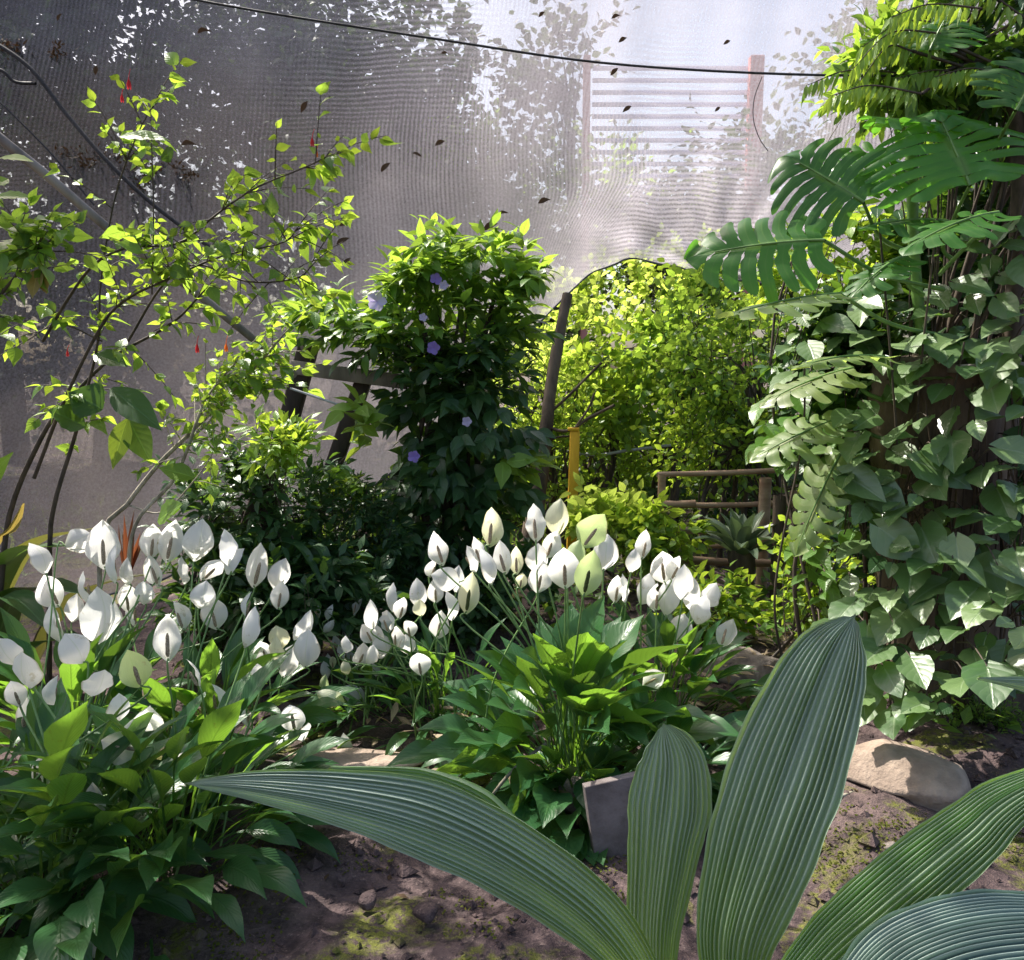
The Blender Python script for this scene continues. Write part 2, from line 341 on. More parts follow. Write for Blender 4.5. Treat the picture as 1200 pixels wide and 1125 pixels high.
s_ = NT('pale_translucent_slat'); t_ = s_.n('ShaderNodeBsdfTranslucent'); t_.inputs[0].default_value = (.74, .72, .84, 1)
M['slat'] = s_.done(s_.mixsh(0.45, s_.bsdf((.7, .7, .8), .5, .3), t_.outputs[0]))
# ------------------------------------------------------------------ leaf geometry
def width_ellip(t, peak=0.45, tip=1.0):
    t = np.asarray(t); a = np.where(t < peak, np.sin(np.pi/2*t/peak)**0.8, np.cos(np.pi/2*np.clip((t-peak)/(1-peak), 0, 1))**tip)
    return np.maximum(a, 0.0)
def sweep(P, W, S, N, nc=7, fold=0.25, und=0.0, cup=0.0, undn=5, prof=None, uvu=None):
    n = len(P); us = np.linspace(-1, 1, nc)
    V = np.zeros((n, nc, 3)); ph = rng.uniform(0, 6)
    t = np.linspace(0, 1, n)
    for j, u in enumerate(us):
        off = fold*abs(u)*W+cup*(u*u)*W
        if und: off = off+und*W*abs(u)**1.5*np.sin(t*undn*2*np.pi+ph+(2 if u > 0 else 0))
        if prof is not None: off = off+prof(u, t)
        V[:, j] = P+S*(W*u)[:, None]+N*off[:, None]
    idx = np.arange(n*nc).reshape(n, nc)
    Fc = np.stack([idx[:-1, :-1], idx[:-1, 1:], idx[1:, 1:], idx[1:, :-1]], -1).reshape(-1, 4)
    U = np.stack([np.tile((us+1)/2 if uvu is None else uvu(us), n), np.repeat(t, nc)], 1)
    return V.reshape(-1, 3), Fc, U

# small leaf template for foliage: rows x 3
def scatter(pos, dr, nr, L, W, droop=0.25, fold=0.18, rows=5, peak=0.42, tip=1.3, rnd=None):
    pos = np.asarray(pos, float); n = len(pos); dr = nz(dr); sd = nz(np.cross(dr, nr)); nr = np.cross(sd, dr)
    L = np.broadcast_to(np.asarray(L, float), (n,)); W = np.broadcast_to(np.asarray(W, float), (n,))
    t = np.linspace(0, 1, rows); w = width_ellip(t, peak, tip); w[0] = 0.06; w[-1] = 0.02
    V = np.zeros((n, rows, 3, 3)); dp = np.broadcast_to(np.asarray(droop, float), (n,))
    for i in range(rows):
        c = pos+dr*(t[i]*L)[:, None]-nr*(dp*t[i]**2*L)[:, None]
        for j, u in enumerate((-1, 0, 1)):
            V[:, i, j] = c+sd*(u*w[i]*W)[:, None]+nr*((fold*abs(u)*w[i])*W)[:, None]
    base = (np.arange(n)*rows*3)[:, None, None]
    q = []
    for i in range(rows-1):
        for j in range(2): q.append((i*3+j, i*3+j+1, (i+1)*3+j+1, (i+1)*3+j))
    Fc = (base+np.array(q)[None]).reshape(-1, 4)
    uv = np.stack([np.tile([0, .5, 1], rows), np.repeat(t, 3)], 1); uv = np.tile(uv, (n, 1))
    rr = rng.random(n) if rnd is None else rnd
    return V.reshape(-1, 3), Fc, uv, np.repeat(rr, rows*3)

def twig_leaves(starts, dirs, lens, nl, L, spread=0.9, jitter=0.35, up=(0, 0, 1), droop_dir=0.15, Lvar=0.3):
    """leaves set alternately along twigs -> pos, dir, normal, size arrays"""
    starts = np.asarray(starts); dirs = nz(dirs); n = len(starts)
    P = []; D = []; Nn = []; S = []
    sd = nz(np.cross(dirs, np.array([0, 0, 1.0])+rng.normal(0, .3, (n, 3)))); up2 = np.cross(sd, dirs)
    for k in range(nl):
        f = (k+0.6)/nl; sign = 1 if k % 2 else -1
        a = rng.uniform(-1.0, 1.0, n)
        side = sd*sign*np.cos(a)[:, None]+up2*np.sin(a)[:, None]
        d = dirs*(0.35+0.65*f)+side*spread*(1.15-0.6*f)+rng.normal(0, jitter, (n, 3))*0.5-np.array([0, 0, droop_dir])
        sag = np.array([0, 0, -1.0])*(0.12*f*f)*np.asarray(lens)[:, None]
        P.append(starts+dirs*(np.asarray(lens)*f)[:, None]+sag); D.append(d)
        Nn.append(np.array(up)+rng.normal(0, jitter, (n, 3)))
        S.append(L*(1-Lvar*rng.random(n))*(1.0-0.25*abs(f-0.6)))
    return np.concatenate(P), np.concatenate(D), np.concatenate(Nn), np.concatenate(S)

def flat_leaf(mb, base, tip, w, nrm, droop=0.15, n=8, nc=5, fold=0.25, und=0.08, peak=0.4, tipx=1.2, cordate=False, rnd=0.5):
    base = np.asarray(base, float); tip = np.asarray(tip, float); d = tip-base; Ln = np.linalg.norm(d); d = d/Ln
    S = nz(np.cross(d, nrm)); Nn = np.cross(S, d); t = np.linspace(0, 1, n)
    P = base+d*(t*Ln)[:, None]-Nn*(droop*(t**2-t)*-Ln)[:, None]*-1
    W = width_ellip(t, peak, tipx)*w; W[0] = 0.1*w; W[-1] = 0.01*w
    V, Fc, U = sweep(P, W, np.tile(S, (n, 1)), np.tile(Nn, (n, 1)), nc, fold, und)
    if cordate:
        k = np.abs(np.linspace(-1, 1, nc)); VV = V.reshape(n, nc, 3)
        for i in range(min(3, n)):
            VV[i] -= d*(k**1.2*Ln*0.16*(1-i/3))[:, None]
        V = VV.reshape(-1, 3)
    mb.add(V, Fc, U, rnd)

# ------------------------------------------------------------------ SETTING: ground
def gheight(x, y):
    return 0.035*np.sin(x*2.1+1)*np.sin(y*1.7)+0.018*np.sin(x*7+y*3)+0.012*np.sin(y*11-x*6)+0.012*np.sin(x*17+1.3*y)*np.sin(y*15)
def build_ground():
    near = np.linspace(-5, 6, 190); far = np.array([-900, -250, -90, -40, -20, -11, -7.5])
    xs = np.concatenate([far, near, -far[::-1]]); ny = np.linspace(-1.5, 9, 210)
    ys = np.concatenate([[-900, -200, -60, -20, -7, -3], ny, [12, 18, 30, 60, 150, 400, 1500]])
    X, Y = np.meshgrid(xs, ys, indexing='ij'); Z = gheight(X, Y)*np.exp(-np.maximum(0, np.hypot(X, Y-3)-8)/6)
    Z += np.where(np.hypot(X, Y-3) < 9, rng.normal(0, 0.005, X.shape), 0)
    V = np.stack([X, Y, Z], -1).reshape(-1, 3); n, m = X.shape
    idx = np.arange(n*m).reshape(n, m)
    Fc = np.stack([idx[:-1, :-1], idx[1:, :-1], idx[1:, 1:], idx[:-1, 1:]], -1).reshape(-1, 4)
    o = mesh('ground', V, Fc, M['soil'], org=(0, 0, 0)); props(o, kind='structure')
build_ground()

def crumbs():
    n = 9000; mb = MB()
    xy = np.stack([rng.uniform(-1.6, 3.0, n), rng.uniform(1.4, 4.6, n)], 1)
    import itertools
    ico = np.array([(0, 0, 1), (1, 0, 0), (0, 1, 0), (-1, 0, 0), (0, -1, 0), (0, 0, -1)], float)
    fc = np.array([(0, 1, 2), (0, 2, 3), (0, 3, 4), (0, 4, 1), (5, 2, 1), (5, 3, 2), (5, 4, 3), (5, 1, 4)])
    s = rng.gamma(1.3, 0.0042, n)+0.002
    V = ico[None]*(1+rng.normal(0, 0.28, (n, 6, 1)))*s[:, None, None]*np.array([1.2, 1.2, 0.8])
    c = np.stack([xy[:, 0], xy[:, 1], gheight(xy[:, 0], xy[:, 1])+s*0.3], 1)
    V = (V+c[:, None]).reshape(-1, 3); Fc = (np.arange(n)[:, None, None]*6+fc[None]).reshape(-1, 3)
    o = mesh('soil_crumbs', V, Fc, M['soil'], org=(0, 0, 0), smooth=False)
    props(o, 'loose dark soil crumbs and grit strewn over the bare path', 'soil crumbs', kind='stuff')
crumbs()

def carpet(name, label, cat, spots, n_per, L, W, mat, h=0.012, kind='stuff', upd=0.8):
    P = []
    for (px, py, rx, ry) in spots:
        c = ground(px, py); m = int(n_per*rx*ry/0.04)
        a = rng.uniform(0, 2*np.pi, m); q = np.sqrt(rng.random(m))*(1+0.25*np.sin(a*3+px))
        x = c[0]+rx*q*np.cos(a); y = c[1]+ry*q*np.sin(a)
        P.append(np.stack([x, y, gheight(x, y)+rng.uniform(0, h, m)], 1))
    P = np.concatenate(P); n = len(P)
    D = rng.normal(0, 1, (n, 3)); D[:, 2] = np.abs(D[:, 2])*upd
    V, Fc, U, rn = scatter(P, D, np.array([0, 0, 1.0])+rng.normal(0, .4, (n, 3)), L*rng.uniform(.6, 1.3, n), W*rng.uniform(.6, 1.3, n), 0.2, rows=3)
    o = mesh(name, V, Fc, mat, uv=U, rnd=rn, org=(0, 0, 0)); props(o, label, cat, kind=kind)
M['moss'] = leafmat('moss', (0.05, 0.065, 0.012), (0.13, 0.15, 0.02), (0.40, 0.42, 0.05), 0.7, 0.2, 0.35, 3, 1, 0.1)
carpet('moss', 'low yellow green moss growing in patches on the soil', 'moss',
       [(300, 1040, .14, .30), (430, 1010, .10, .06), (535, 1048, .12, .05), (560, 1090, .10, .05), (1020, 985, .28, .16), (1110, 985, .3, .12), (700, 960, .25, .12), (740, 1040, .12, .15), (1185, 990, .2, .12), (250, 1110, .15, .1), (650, 1050, .12, .06), (980, 1010, .2, .08)],
       420, 0.011, 0.004, M['moss'], 0.008)
carpet('dry_leaves', 'small curled dead leaves sprinkled over the bare path', 'dead leaves', [(420, 1020, .5, .35), (700, 1040, .6, .4), (1050, 990, .6, .4), (560, 960, .4, .2)], 2.2, 0.035, 0.009, M['dry_leaf'], 0.012, upd=0.1)
carpet('leaf_litter', 'dry straw coloured dead leaves heaped beside the middle flower clump', 'leaf litter',
       [(520, 880, .17, .20), (560, 925, .16, .1), (470, 850, .2, .2), (840, 860, .22, .25), (830, 800, .3, .3), (900, 760, .4, .5), (650, 960, .25, .06)],
       26, 0.09, 0.012, M['straw'], 0.10, upd=0.25)
carpet('ground_cover', 'low bright leafy weeds covering the ground before the rail fence', 'ground cover',
       [(800, 730, 0.9, 0.7), (900, 720, 0.7, 0.6), (950, 760, 0.4, 0.5), (1150, 870, .3, .22), (1060, 850, .3, .25), (660, 700, .8, .6)],
       16, 0.07, 0.024, M['mid_leaf'], 0.22, upd=0.6)
carpet('grass', 'thin far grass seen in the sun beyond the rail fence', 'grass',
       [(700, 600, 5, 3), (870, 600, 4, 3), (500, 600, 4, 3)], 5, 0.16, 0.012, M['bright_leaf'], 0.10, upd=1.2)

# ------------------------------------------------------------------ shade net
def build_net():
    cols = [-420, 0, 150, 300, 450, 600, 720, 850, 1000, 1180, 1420]
    botp = [(760, 4.4), (700, 4.5), (690, 4.7), (640, 4.9), (560, 5.3), (410, 5.8), (309, 6.3), (326, 6.3), (335, 6.2), (320, 6.0), (320, 5.6)]
    ctrl = []
    for i, px in enumerate(cols):
        by, bd = botp[i]; b = at(px, by, bd); b[2] = max(b[2], 0.02)
        k = np.clip((px-100)/500, 0, 1)
        m0 = at(px, 0, 5.6+0.4*k); m1 = at(px, 170, 5.35+0.75*k); m2 = at(px, 170+(by-170)*0.5, (5.1+1.0*k+bd)/2)
        t0 = at(px, -22, 5.62+0.4*k); t1 = at(px, -45, 5.6+.4*k)
        ctrl.append([t1, t0, m0, m1, m2, b])
    C = np.array(ctrl)                                  # cols x rows x 3
    nr, ncx = 130, 170
    A = np.array([smoothpts(C[i], nr) for i in range(len(cols))])
    G = np.array([smoothpts(A[:, j], ncx) for j in range(nr)])
    X, Y = G[..., 0], G[..., 1]
    v = np.linspace(0, 1, nr)[:, None]
    un = np.linspace(0, 1, ncx)[None]
    # drawn folds: long shallow creases running to the raised corner, gathers at the free edge
    cr = 0.02*np.sin(X*2.3+Y*1.1)+0.012*np.sin(X*7-Y*3+2*np.sin(X))+0.007*np.sin(X*15+Y*8+np.sin(Y*5)*2)
    cr += 0.02*np.exp(-((v-0.97)/0.06)**2)*np.sin(un*95+3*np.sin(un*20))
    px0 = at(840, 325, 6.3)
    dd = np.hypot(X-px0[0], G[..., 2]-px0[2]); ang = np.arctan2(G[..., 2]-px0[2], X-px0[0])
    cr += 0.035*np.exp(-dd/0.7)*np.sin(ang*16)
    G[..., 1] += cr; G[..., 2] += cr*0.6
    du = np.concatenate([np.zeros((nr, 1)), np.cumsum(np.linalg.norm(np.diff(G, axis=1), axis=2), axis=1)], 1)
    dv = np.concatenate([np.zeros((1, ncx)), np.cumsum(np.linalg.norm(np.diff(G, axis=0), axis=2), axis=0)], 0)
    idx = np.arange(nr*ncx).reshape(nr, ncx)
    Fc = np.stack([idx[:-1, :-1], idx[:-1, 1:], idx[1:, 1:], idx[1:, :-1]], -1).reshape(-1, 4)
    U = np.stack([du.ravel(), dv.ravel()], 1)
    r = thing('shade_net', 'grey shade cloth stretched over the garden and hanging to its loose gathered hem', 'shade net', (0, 4.5, 0))
    mesh('net_cloth', G.reshape(-1, 3), Fc, M['net'], r, uv=U)
    hem = G[-1]; V, Fh, Uh = tube(hem, 0.007, 6, 0.35); mb = MB(); mb.add(V, Fh, Uh); mb.build('hem', M['net_hem'], r)
    return G
s_ = NT('net_hem'); M['net_hem'] = s_.done(s_.bsdf((0.10, 0.095, 0.10), 0.7, 0.3))
NET = build_net()
def on_net(px, py):
    """nearest cloth point under a photo pixel"""
    d0 = nz(at(px, py, 5.5)-np.array([0, 0, CAMZ])); Q = NET[int(NET.shape[0]*.15):].reshape(-1, 3)-np.array([0, 0, CAMZ])
    k = np.argmax(nz(Q)@d0); return np.array([0, 0, CAMZ])+d0*(Q[k]@d0-0.012)

# debris on the net
deb = [(357, 125, 16, 60, 'curled black leaf hooked on the net right of the tree shadow'), (240, 38, 17, 10, 'long brown scrap caught high on the net under the cable'),
       (516, 168, 14, 25, 'orange brown leaf stuck on the net in mid cloth'), (489, 182, 12, -20, 'green tinged scrap left of the orange leaf on the net'),
       (452, 196, 16, 45, 'dark pod lying on the net below the green scrap'), (405, 262, 16, 25, 'slim dark leaf on the net left of the purple shrub top'),
       (402, 283, 18, 30, 'dark leaf just above the lowest pair at the net left of the shrub'), (575, 266, 20, 25, 'yellowish curled leaf on the net above the shrub top'),
       (590, 250, 12, 5, 'small flat brown leaf above the yellowish curled one'), (635, 17, 10, 40, 'small dark scrap high on the net near the frame top'),
       (722, 20, 12, 20, 'brown scrap on the brightest top part of the net'), (730, 47, 12, 30, 'thin pale twiglet on the bright part of the net'),
       (720, 84, 13, 45, 'black bent leaf just under the cable near the red post'), (852, 50, 10, 30, 'tiny dark leaf on the net above the cable at right'),
       (735, 128, 13, 35, 'thin curled leaf in front of the pale slats'), (521, 63, 9, 0, 'round dark leaf hanging at the cable middle'),
       (70, 20, 10, 60, 'dark scrap in the upper left corner of the net'), (113, 82, 12, 80, 'dark leaf held above the left branches on the net'),
       (638, 236, 16, 18, 'long torn fold of debris lying in the sagging net'), (222, 170, 18, 0, 'small black leaf right of the debris heap on the net'),
       (407, 306, 12, 40, 'lowest dark leaf on the net left of the shrub'), (841, 128, 9, 40, 'speck like dry leaf on the net beside the right red post')]
for (px, py, s, a, lab) in deb:
    c = on_net(px, py); L = s/F*c[1]*.95; mb = MB()
    d = np.array([math.cos(R(a)), 0.15, math.sin(R(a))])
    flat_leaf(mb, c-d*L/2, c+d*L/2, L*0.2, np.array([0.3, -1, 0.4]), 0.5, 7, 3, 0.6, 0.3)
    o = mb.build('fallen_leaf', M['dry_leaf']); props(o, lab, 'fallen leaf', 'dry leaves caught on the shade net')

def debris_heap():
    pts = [(80, 178), (100, 190), (125, 183), (150, 195), (175, 200), (205, 195), (220, 205), (160, 220), (70, 60), (5, 50), (15, 55)]
    P = []; 
    for (px, py) in pts:
        c = on_net(px, py)
        P.append(c+rng.normal(0, [0.045, .015, 0.025], (34, 3)))
    P = np.concatenate(P); n = len(P)
    V, Fc, U, rn = scatter(P, rng.normal(0, 1, (n, 3)), rng.normal(0, 1, (n, 3)), rng.uniform(.015, .05, n), .007, .4)
    o = mesh('leaf_debris', V, Fc, M['dry_leaf'], uv=U, rnd=rn); props(o, 'dark mass of dead leaves collected in the net fold at upper left', 'leaf debris', kind='stuff')
debris_heap()

# cables, ropes
def line(name, pts, r, mat, label, cat, k=5, n=40, group=None):
    P = smoothpts([at(*p) for p in pts], n); mb = MB(); V, Fc, U = tube(P, r, k); mb.add(V, Fc, U)
    o = mb.build(name, mat); props(o, label, cat, group); return o
line('cable', [(-120, -75, 3.3), (230, 0, 3.3), (520, 47, 3.3), (720, 75, 3.3), (960, 88, 3.2), (1200, 86, 3.1), (1420, 70, 3.0)], 0.0048, M['rope'], 'thin black cable strung across the whole garden in front of the net', 'cable')
line('hanging_string', [(893, 90, 5.8), (884, 115, 5.8), (883, 140, 5.8), (890, 162, 5.8), (900, 177, 5.75)], 0.003, M['rope'], 'fine dark string hanging in a bow before the right red post', 'string')
line('rope', [(-40, 30, 5.4), (30, 75, 5.35), (75, 130, 5.3), (125, 188, 5.2), (180, 240, 5.15), (260, 300, 5.1)], 0.014, M['rope'], 'thick dark rope running down along the net from the upper left corner', 'rope')
line('rope', [(-40, 75, 5.3), (0, 82, 5.3), (18, 96, 5.3), (42, 98, 5.3)], 0.011, M['rope'], 'short dark rope tied onto the thick rope at the left edge', 'rope')
line('rope', [(-40, 85, 5.2), (0, 120, 5.15), (60, 180, 5.1), (110, 240, 5.05)], 0.006, M['rope'], 'thin guy rope below the thick rope at upper left', 'rope')
line('pole', [(-60, 112, 3.3), (0, 162, 3.3), (60, 210, 3.4), (130, 270, 3.55), (200, 320, 3.7), (300, 400, 4.0), (345, 440, 4.2)], 0.020, M['grey_wood'], 'slanting grey pole propped under the net at left', 'pole', 8)
line('hose', [(340, 455, 4.0), (390, 472, 4.0), (430, 485, 4.0)], 0.006, M['pvc'], 'short pale hose stretched between the dark posts', 'hose')
line('hose', [(655, 528, 6.2), (700, 533, 6.2), (735, 528, 6.2), (800, 520, 6.2)], 0.012, M['pvc'], 'pale hose hanging behind the yellow post', 'hose')

# timber frame
def beam(mb, a, b, w, d, rough=0.0):
    a = np.asarray(a); b = np.asarray(b); T = nz(b-a); S = nz(np.cross(T, (0, 1, 0.01))); N = np.cross(S, T)
    n = 10; P = a+(b-a)*np.linspace(0, 1, n)[:, None]; V = []
    cs = [(-1, -.85), (-.85, -1), (.85, -1), (1, -.85), (1, .85), (.85, 1), (-.85, 1), (-1, .85)]
    for p in P:
        for (x, y) in cs: V.append(p+S*x*w/2*(1+rng.normal(0, .025))+N*y*d/2*(1+rng.normal(0, .025)))
    Fc = [[i*8+j, i*8+(j+1) % 8, (i+1)*8+(j+1) % 8, (i+1)*8+j] for i in range(n-1) for j in range(8)]
    Fc += [list(range(8))[::-1], [(n-1)*8+j for j in range(8)]]
    mb.V.append(np.array(V)); mb.F += [[q+mb.n for q in f] for f in Fc]; mb.U.append(np.zeros((len(V), 2))); mb.Rn.append(np.zeros(len(V))); mb.n += len(V)
fr = thing('timber_frame', 'dark leaning timber posts joined by a grey top beam behind the left shrub', 'frame', ground(350, 760))
for a, b, w in (((362, 405, 4.4), (300, 640, 4.3), .10), ((428, 440, 4.45), (372, 600, 4.4), .085)):
    p0 = at(*a); p1 = at(*b); p1 = p0+(p1-p0)*(p0[2]/(p0[2]-p1[2])); mb = MB(); beam(mb, p0, p1, w, .08); mb.build('post', M['dark_wood'], fr)
mb = MB(); beam(mb, at(342, 430, 4.36), at(478, 448, 4.4), .075, .07); mb.build('top_beam', M['grey_wood'], fr)
mb = MB(); p0 = at(318, 560, 3.75); p1 = at(268, 700, 3.7); p1 = p0+(p1-p0)*(p0[2]/(p0[2]-p1[2])); beam(mb, p0, p1, .11, .1)
o = mb.build('post', M['dark_wood']); props(o, 'short thick black post leaning behind the tall white flowers at left', 'post')

# ------------------------------------------------------------------ background
def house():
    r = thing('slatted_shed', 'open slatted shed wall between red posts seen blurred through the net', 'shed', at(790, 440, 12.5)*np.array([1, 1, 0]))
    a = at(690, 170, 12.5); b = at(880, 170, 12.5); top = at(690, 72, 12.5)[2]
    n = 17; z0 = at(690, 78, 12.5)[2]; z1 = a[2]-1.6; mb = MB()
    for i in range(n): addbox(mb, ((a[0]+b[0])/2, 12.57, z0+(z1-z0)*i/(n-1)), (b[0]-a[0]-.1, .03, .06))
    mb.build('slats', M['slat'], r, smooth=False)
    for px, w in ((687, .10), (884, .20)):
        c = at(px, 170, 12.4); mb = MB(); addbox(mb, (c[0], 12.45, (top+.05)/2), (w, .14, top+.05)); mb.build('corner_post', M['red_paint'], r, smooth=False)
house()

def tree(name, label, cat, base, center, rad, K, m, nl, L, W, mat, bark='bark', group=None, trunk_r=0.16, lens=(0.35, 0.9), rows=4, hollow=0.55, twigs=True, up=0.35, limbs_k=14, droop=0.25, stems=1, crown='crown', trunkname='trunk', gap=0.0, shell=0.35, upv=(0, 0, 1)):
    base = np.asarray(base, float); center = np.asarray(center, float); rad = np.asarray(rad, float)
    r = thing(name, label, cat, base, group)
    d = nz(rng.normal(0, 1, (K, 3))); q = (hollow+(1-hollow)*rng.random(K))[:, None]
    C = center+d*rad*q*(1+rng.normal(0, .10, (K, 1)))
    C[:, 2] = np.maximum(C[:, 2], base[2]+0.06)
    mb = MB()
    tops = []
    for s in range(stems):
        b = base+np.array([rng.normal(0, .12), rng.normal(0, .12), 0])*(stems > 1)
        tp = center+rad*np.array([rng.normal(0, .25), rng.normal(0, .2), -0.15]) if stems > 1 else center-rad*np.array([0, 0, .25])
        mid = (b+tp)/2+rng.normal(0, .06, 3)*np.linalg.norm(tp-b)
        P = smoothpts([b, mid, tp], 12); V, Fc, U = tube(P, [trunk_r, trunk_r*.75, trunk_r*.5], 8, .06); mb.add(V, Fc, U); tops.append(P)
    for k in rng.choice(K, min(K, limbs_k), replace=False):
        P0 = tops[k % stems]; s = P0[int(rng.integers(4, 12))]
        mid = (s+C[k])/2+np.array([0, 0, .12])*np.linalg.norm(C[k]-s)+rng.normal(0, .05, 3)*np.linalg.norm(C[k]-s)
        V, Fc, U = tube(smoothpts([s, mid, C[k]], 8), [trunk_r*.45, trunk_r*.22, trunk_r*.08], 5); mb.add(V, Fc, U)
    tmb = mb
    if not twigs: mb.build(trunkname, M[bark], r)
    st = np.repeat(C, m, 0)+rng.normal(0, .10, (K*m, 3))*rad.mean()*shell
    od = nz((st-center)/rad)*0.7+rng.normal(0, .6, (K*m, 3))+np.array([0, 0, up])
    ln = rng.uniform(*lens, K*m)
    P, D, Nn, S = twig_leaves(st, od, ln, nl, L, 0.9, .45, up=upv)
    keep = P[:, 2] > base[2]+.03; P, D, Nn, S = P[keep], D[keep], Nn[keep], S[keep]
    V, Fc, U, rn = scatter(P, D, Nn, S, S*W/L, droop, rows=rows)
    mesh(crown, V, Fc, mat, r, uv=U, rnd=rn)
    if twigs:
        od = nz(od); tb = MB()
        e = st+od*ln[:, None]; s0 = nz(np.cross(od, (0, .1, 1))); w = trunk_r*0.05+0.0015
        V = np.stack([st-s0*w, st+s0*w, e+s0*w*.4, e-s0*w*.4], 1).reshape(-1, 3)
        n = len(st); Fq = np.arange(n*4).reshape(n, 4)
        tmb.add(V, Fq); tmb.build(trunkname, M[bark], r)
    return r

G_T = 'trees beyond the net'
# depth 8..16 trees; big leaves because far
def bgtree(lab, px, py, d, rx, rz, K=70, m=9, nl=7, L=.15, mat='tree_leaf', h=None, tr=.2, hollow=.12, **k):
    c = at(px, py, d); tree('tree', lab, 'tree', (c[0]+.3, d+.2, 0), c, (rx, rx*.8, rz), int(K*1.5), m+2, nl, L*1.15, L*.46, M[mat], group=G_T, trunk_r=tr, lens=(.4, 1.1), hollow=hollow, twigs=False, limbs_k=18, **k)
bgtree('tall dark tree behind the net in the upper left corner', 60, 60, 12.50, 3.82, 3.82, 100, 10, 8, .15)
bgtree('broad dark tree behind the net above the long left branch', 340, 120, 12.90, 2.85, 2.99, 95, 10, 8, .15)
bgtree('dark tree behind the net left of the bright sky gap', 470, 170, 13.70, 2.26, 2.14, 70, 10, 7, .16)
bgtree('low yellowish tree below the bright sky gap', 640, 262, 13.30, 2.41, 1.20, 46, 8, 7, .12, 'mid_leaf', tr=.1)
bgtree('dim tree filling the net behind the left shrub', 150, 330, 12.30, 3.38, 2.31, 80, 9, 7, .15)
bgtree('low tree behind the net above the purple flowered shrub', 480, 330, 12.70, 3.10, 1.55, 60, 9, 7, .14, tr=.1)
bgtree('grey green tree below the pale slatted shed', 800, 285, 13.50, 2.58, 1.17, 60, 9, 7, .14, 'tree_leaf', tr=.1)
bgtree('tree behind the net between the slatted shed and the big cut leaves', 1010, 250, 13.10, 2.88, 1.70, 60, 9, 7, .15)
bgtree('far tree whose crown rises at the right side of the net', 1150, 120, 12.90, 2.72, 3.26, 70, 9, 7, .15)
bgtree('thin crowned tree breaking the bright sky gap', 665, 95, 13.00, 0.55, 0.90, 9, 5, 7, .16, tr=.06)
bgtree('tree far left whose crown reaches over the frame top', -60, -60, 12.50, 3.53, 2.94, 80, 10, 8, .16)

# sunlit bushes in the opening
G_B = 'sunny bushes behind the gap under the net'
def bush(lab, px, py, d, rx, rz, K, m, nl, L, W, mat, stems=3, name='bush', cat='bush', group=G_B, tr=.025, hollow=.35, lens=(.15, .4), **k):
    lit = group == G_B and 'leaf' in mat and mat not in ('dark_leaf', 'tree_leaf')
    if lit: m = max(4, m-2); k['upv'] = (-.35, .75, .55)
    c = at(px, py, d); return tree(name, lab, cat, (c[0], d, 0), c, (rx, rx*(.4 if lit else .7), rz), K, m, nl, L, W, M[mat], bark='dark_stem', group=group, trunk_r=tr, lens=lens, hollow=hollow, stems=stems, limbs_k=16, crown='foliage', trunkname='stems', **k)
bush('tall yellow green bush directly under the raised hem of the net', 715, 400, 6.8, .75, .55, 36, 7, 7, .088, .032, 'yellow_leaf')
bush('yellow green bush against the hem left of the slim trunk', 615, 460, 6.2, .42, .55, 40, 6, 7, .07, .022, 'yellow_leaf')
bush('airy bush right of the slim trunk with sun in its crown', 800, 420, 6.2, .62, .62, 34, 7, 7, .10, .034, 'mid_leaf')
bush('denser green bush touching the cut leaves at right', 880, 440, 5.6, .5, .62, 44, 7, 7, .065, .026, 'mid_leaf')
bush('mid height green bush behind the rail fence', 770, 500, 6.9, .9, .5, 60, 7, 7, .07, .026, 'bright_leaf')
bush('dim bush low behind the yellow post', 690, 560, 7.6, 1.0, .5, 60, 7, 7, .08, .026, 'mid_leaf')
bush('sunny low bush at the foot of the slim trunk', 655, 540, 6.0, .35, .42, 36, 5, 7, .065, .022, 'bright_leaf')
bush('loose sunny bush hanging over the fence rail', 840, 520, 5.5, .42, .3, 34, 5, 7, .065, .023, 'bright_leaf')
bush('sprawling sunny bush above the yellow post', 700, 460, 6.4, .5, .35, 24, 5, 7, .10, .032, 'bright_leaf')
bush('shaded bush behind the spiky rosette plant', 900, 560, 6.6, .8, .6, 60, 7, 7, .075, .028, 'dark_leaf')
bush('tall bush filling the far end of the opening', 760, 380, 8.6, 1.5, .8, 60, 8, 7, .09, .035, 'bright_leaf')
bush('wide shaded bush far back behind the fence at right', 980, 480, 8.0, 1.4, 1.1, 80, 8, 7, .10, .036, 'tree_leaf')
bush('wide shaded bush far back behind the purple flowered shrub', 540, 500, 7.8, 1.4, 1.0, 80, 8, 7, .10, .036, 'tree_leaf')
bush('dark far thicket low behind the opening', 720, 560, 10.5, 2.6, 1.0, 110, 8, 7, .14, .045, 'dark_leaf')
bush('leafy yellow plant between the white flowers and the yellow post', 715, 612, 4.9, .26, .16, 34, 4, 5, .10, .03, 'yellow_leaf', name='leafy_plant', cat='plant', lens=(.08, .2), tr=.01)
bush('low yellow plant under the light fence rail', 775, 625, 4.7, .25, .14, 26, 4, 5, .09, .026, 'bright_leaf', name='leafy_plant', cat='plant', lens=(.08, .2), tr=.01)
bush('bright seedling clump at the foot of the rosette plant', 835, 712, 4.0, .22, .12, 24, 4, 4, .08, .026, 'bright_leaf', name='leafy_plant', cat='plant', lens=(.06, .15), tr=.008)
bush('yellow green climber right of the rosette plant', 955, 690, 3.7, .18, .30, 36, 4, 5, .06, .02, 'bright_leaf', name='leafy_plant', cat='plant', lens=(.06, .2), tr=.008)
bush('feathery green weed behind the big pale rock', 1150, 870, 2.9, .14, .10, 24, 4, 7, .03, .006, 'mid_leaf', name='leafy_plant', cat='plant', lens=(.06, .12), tr=.005)

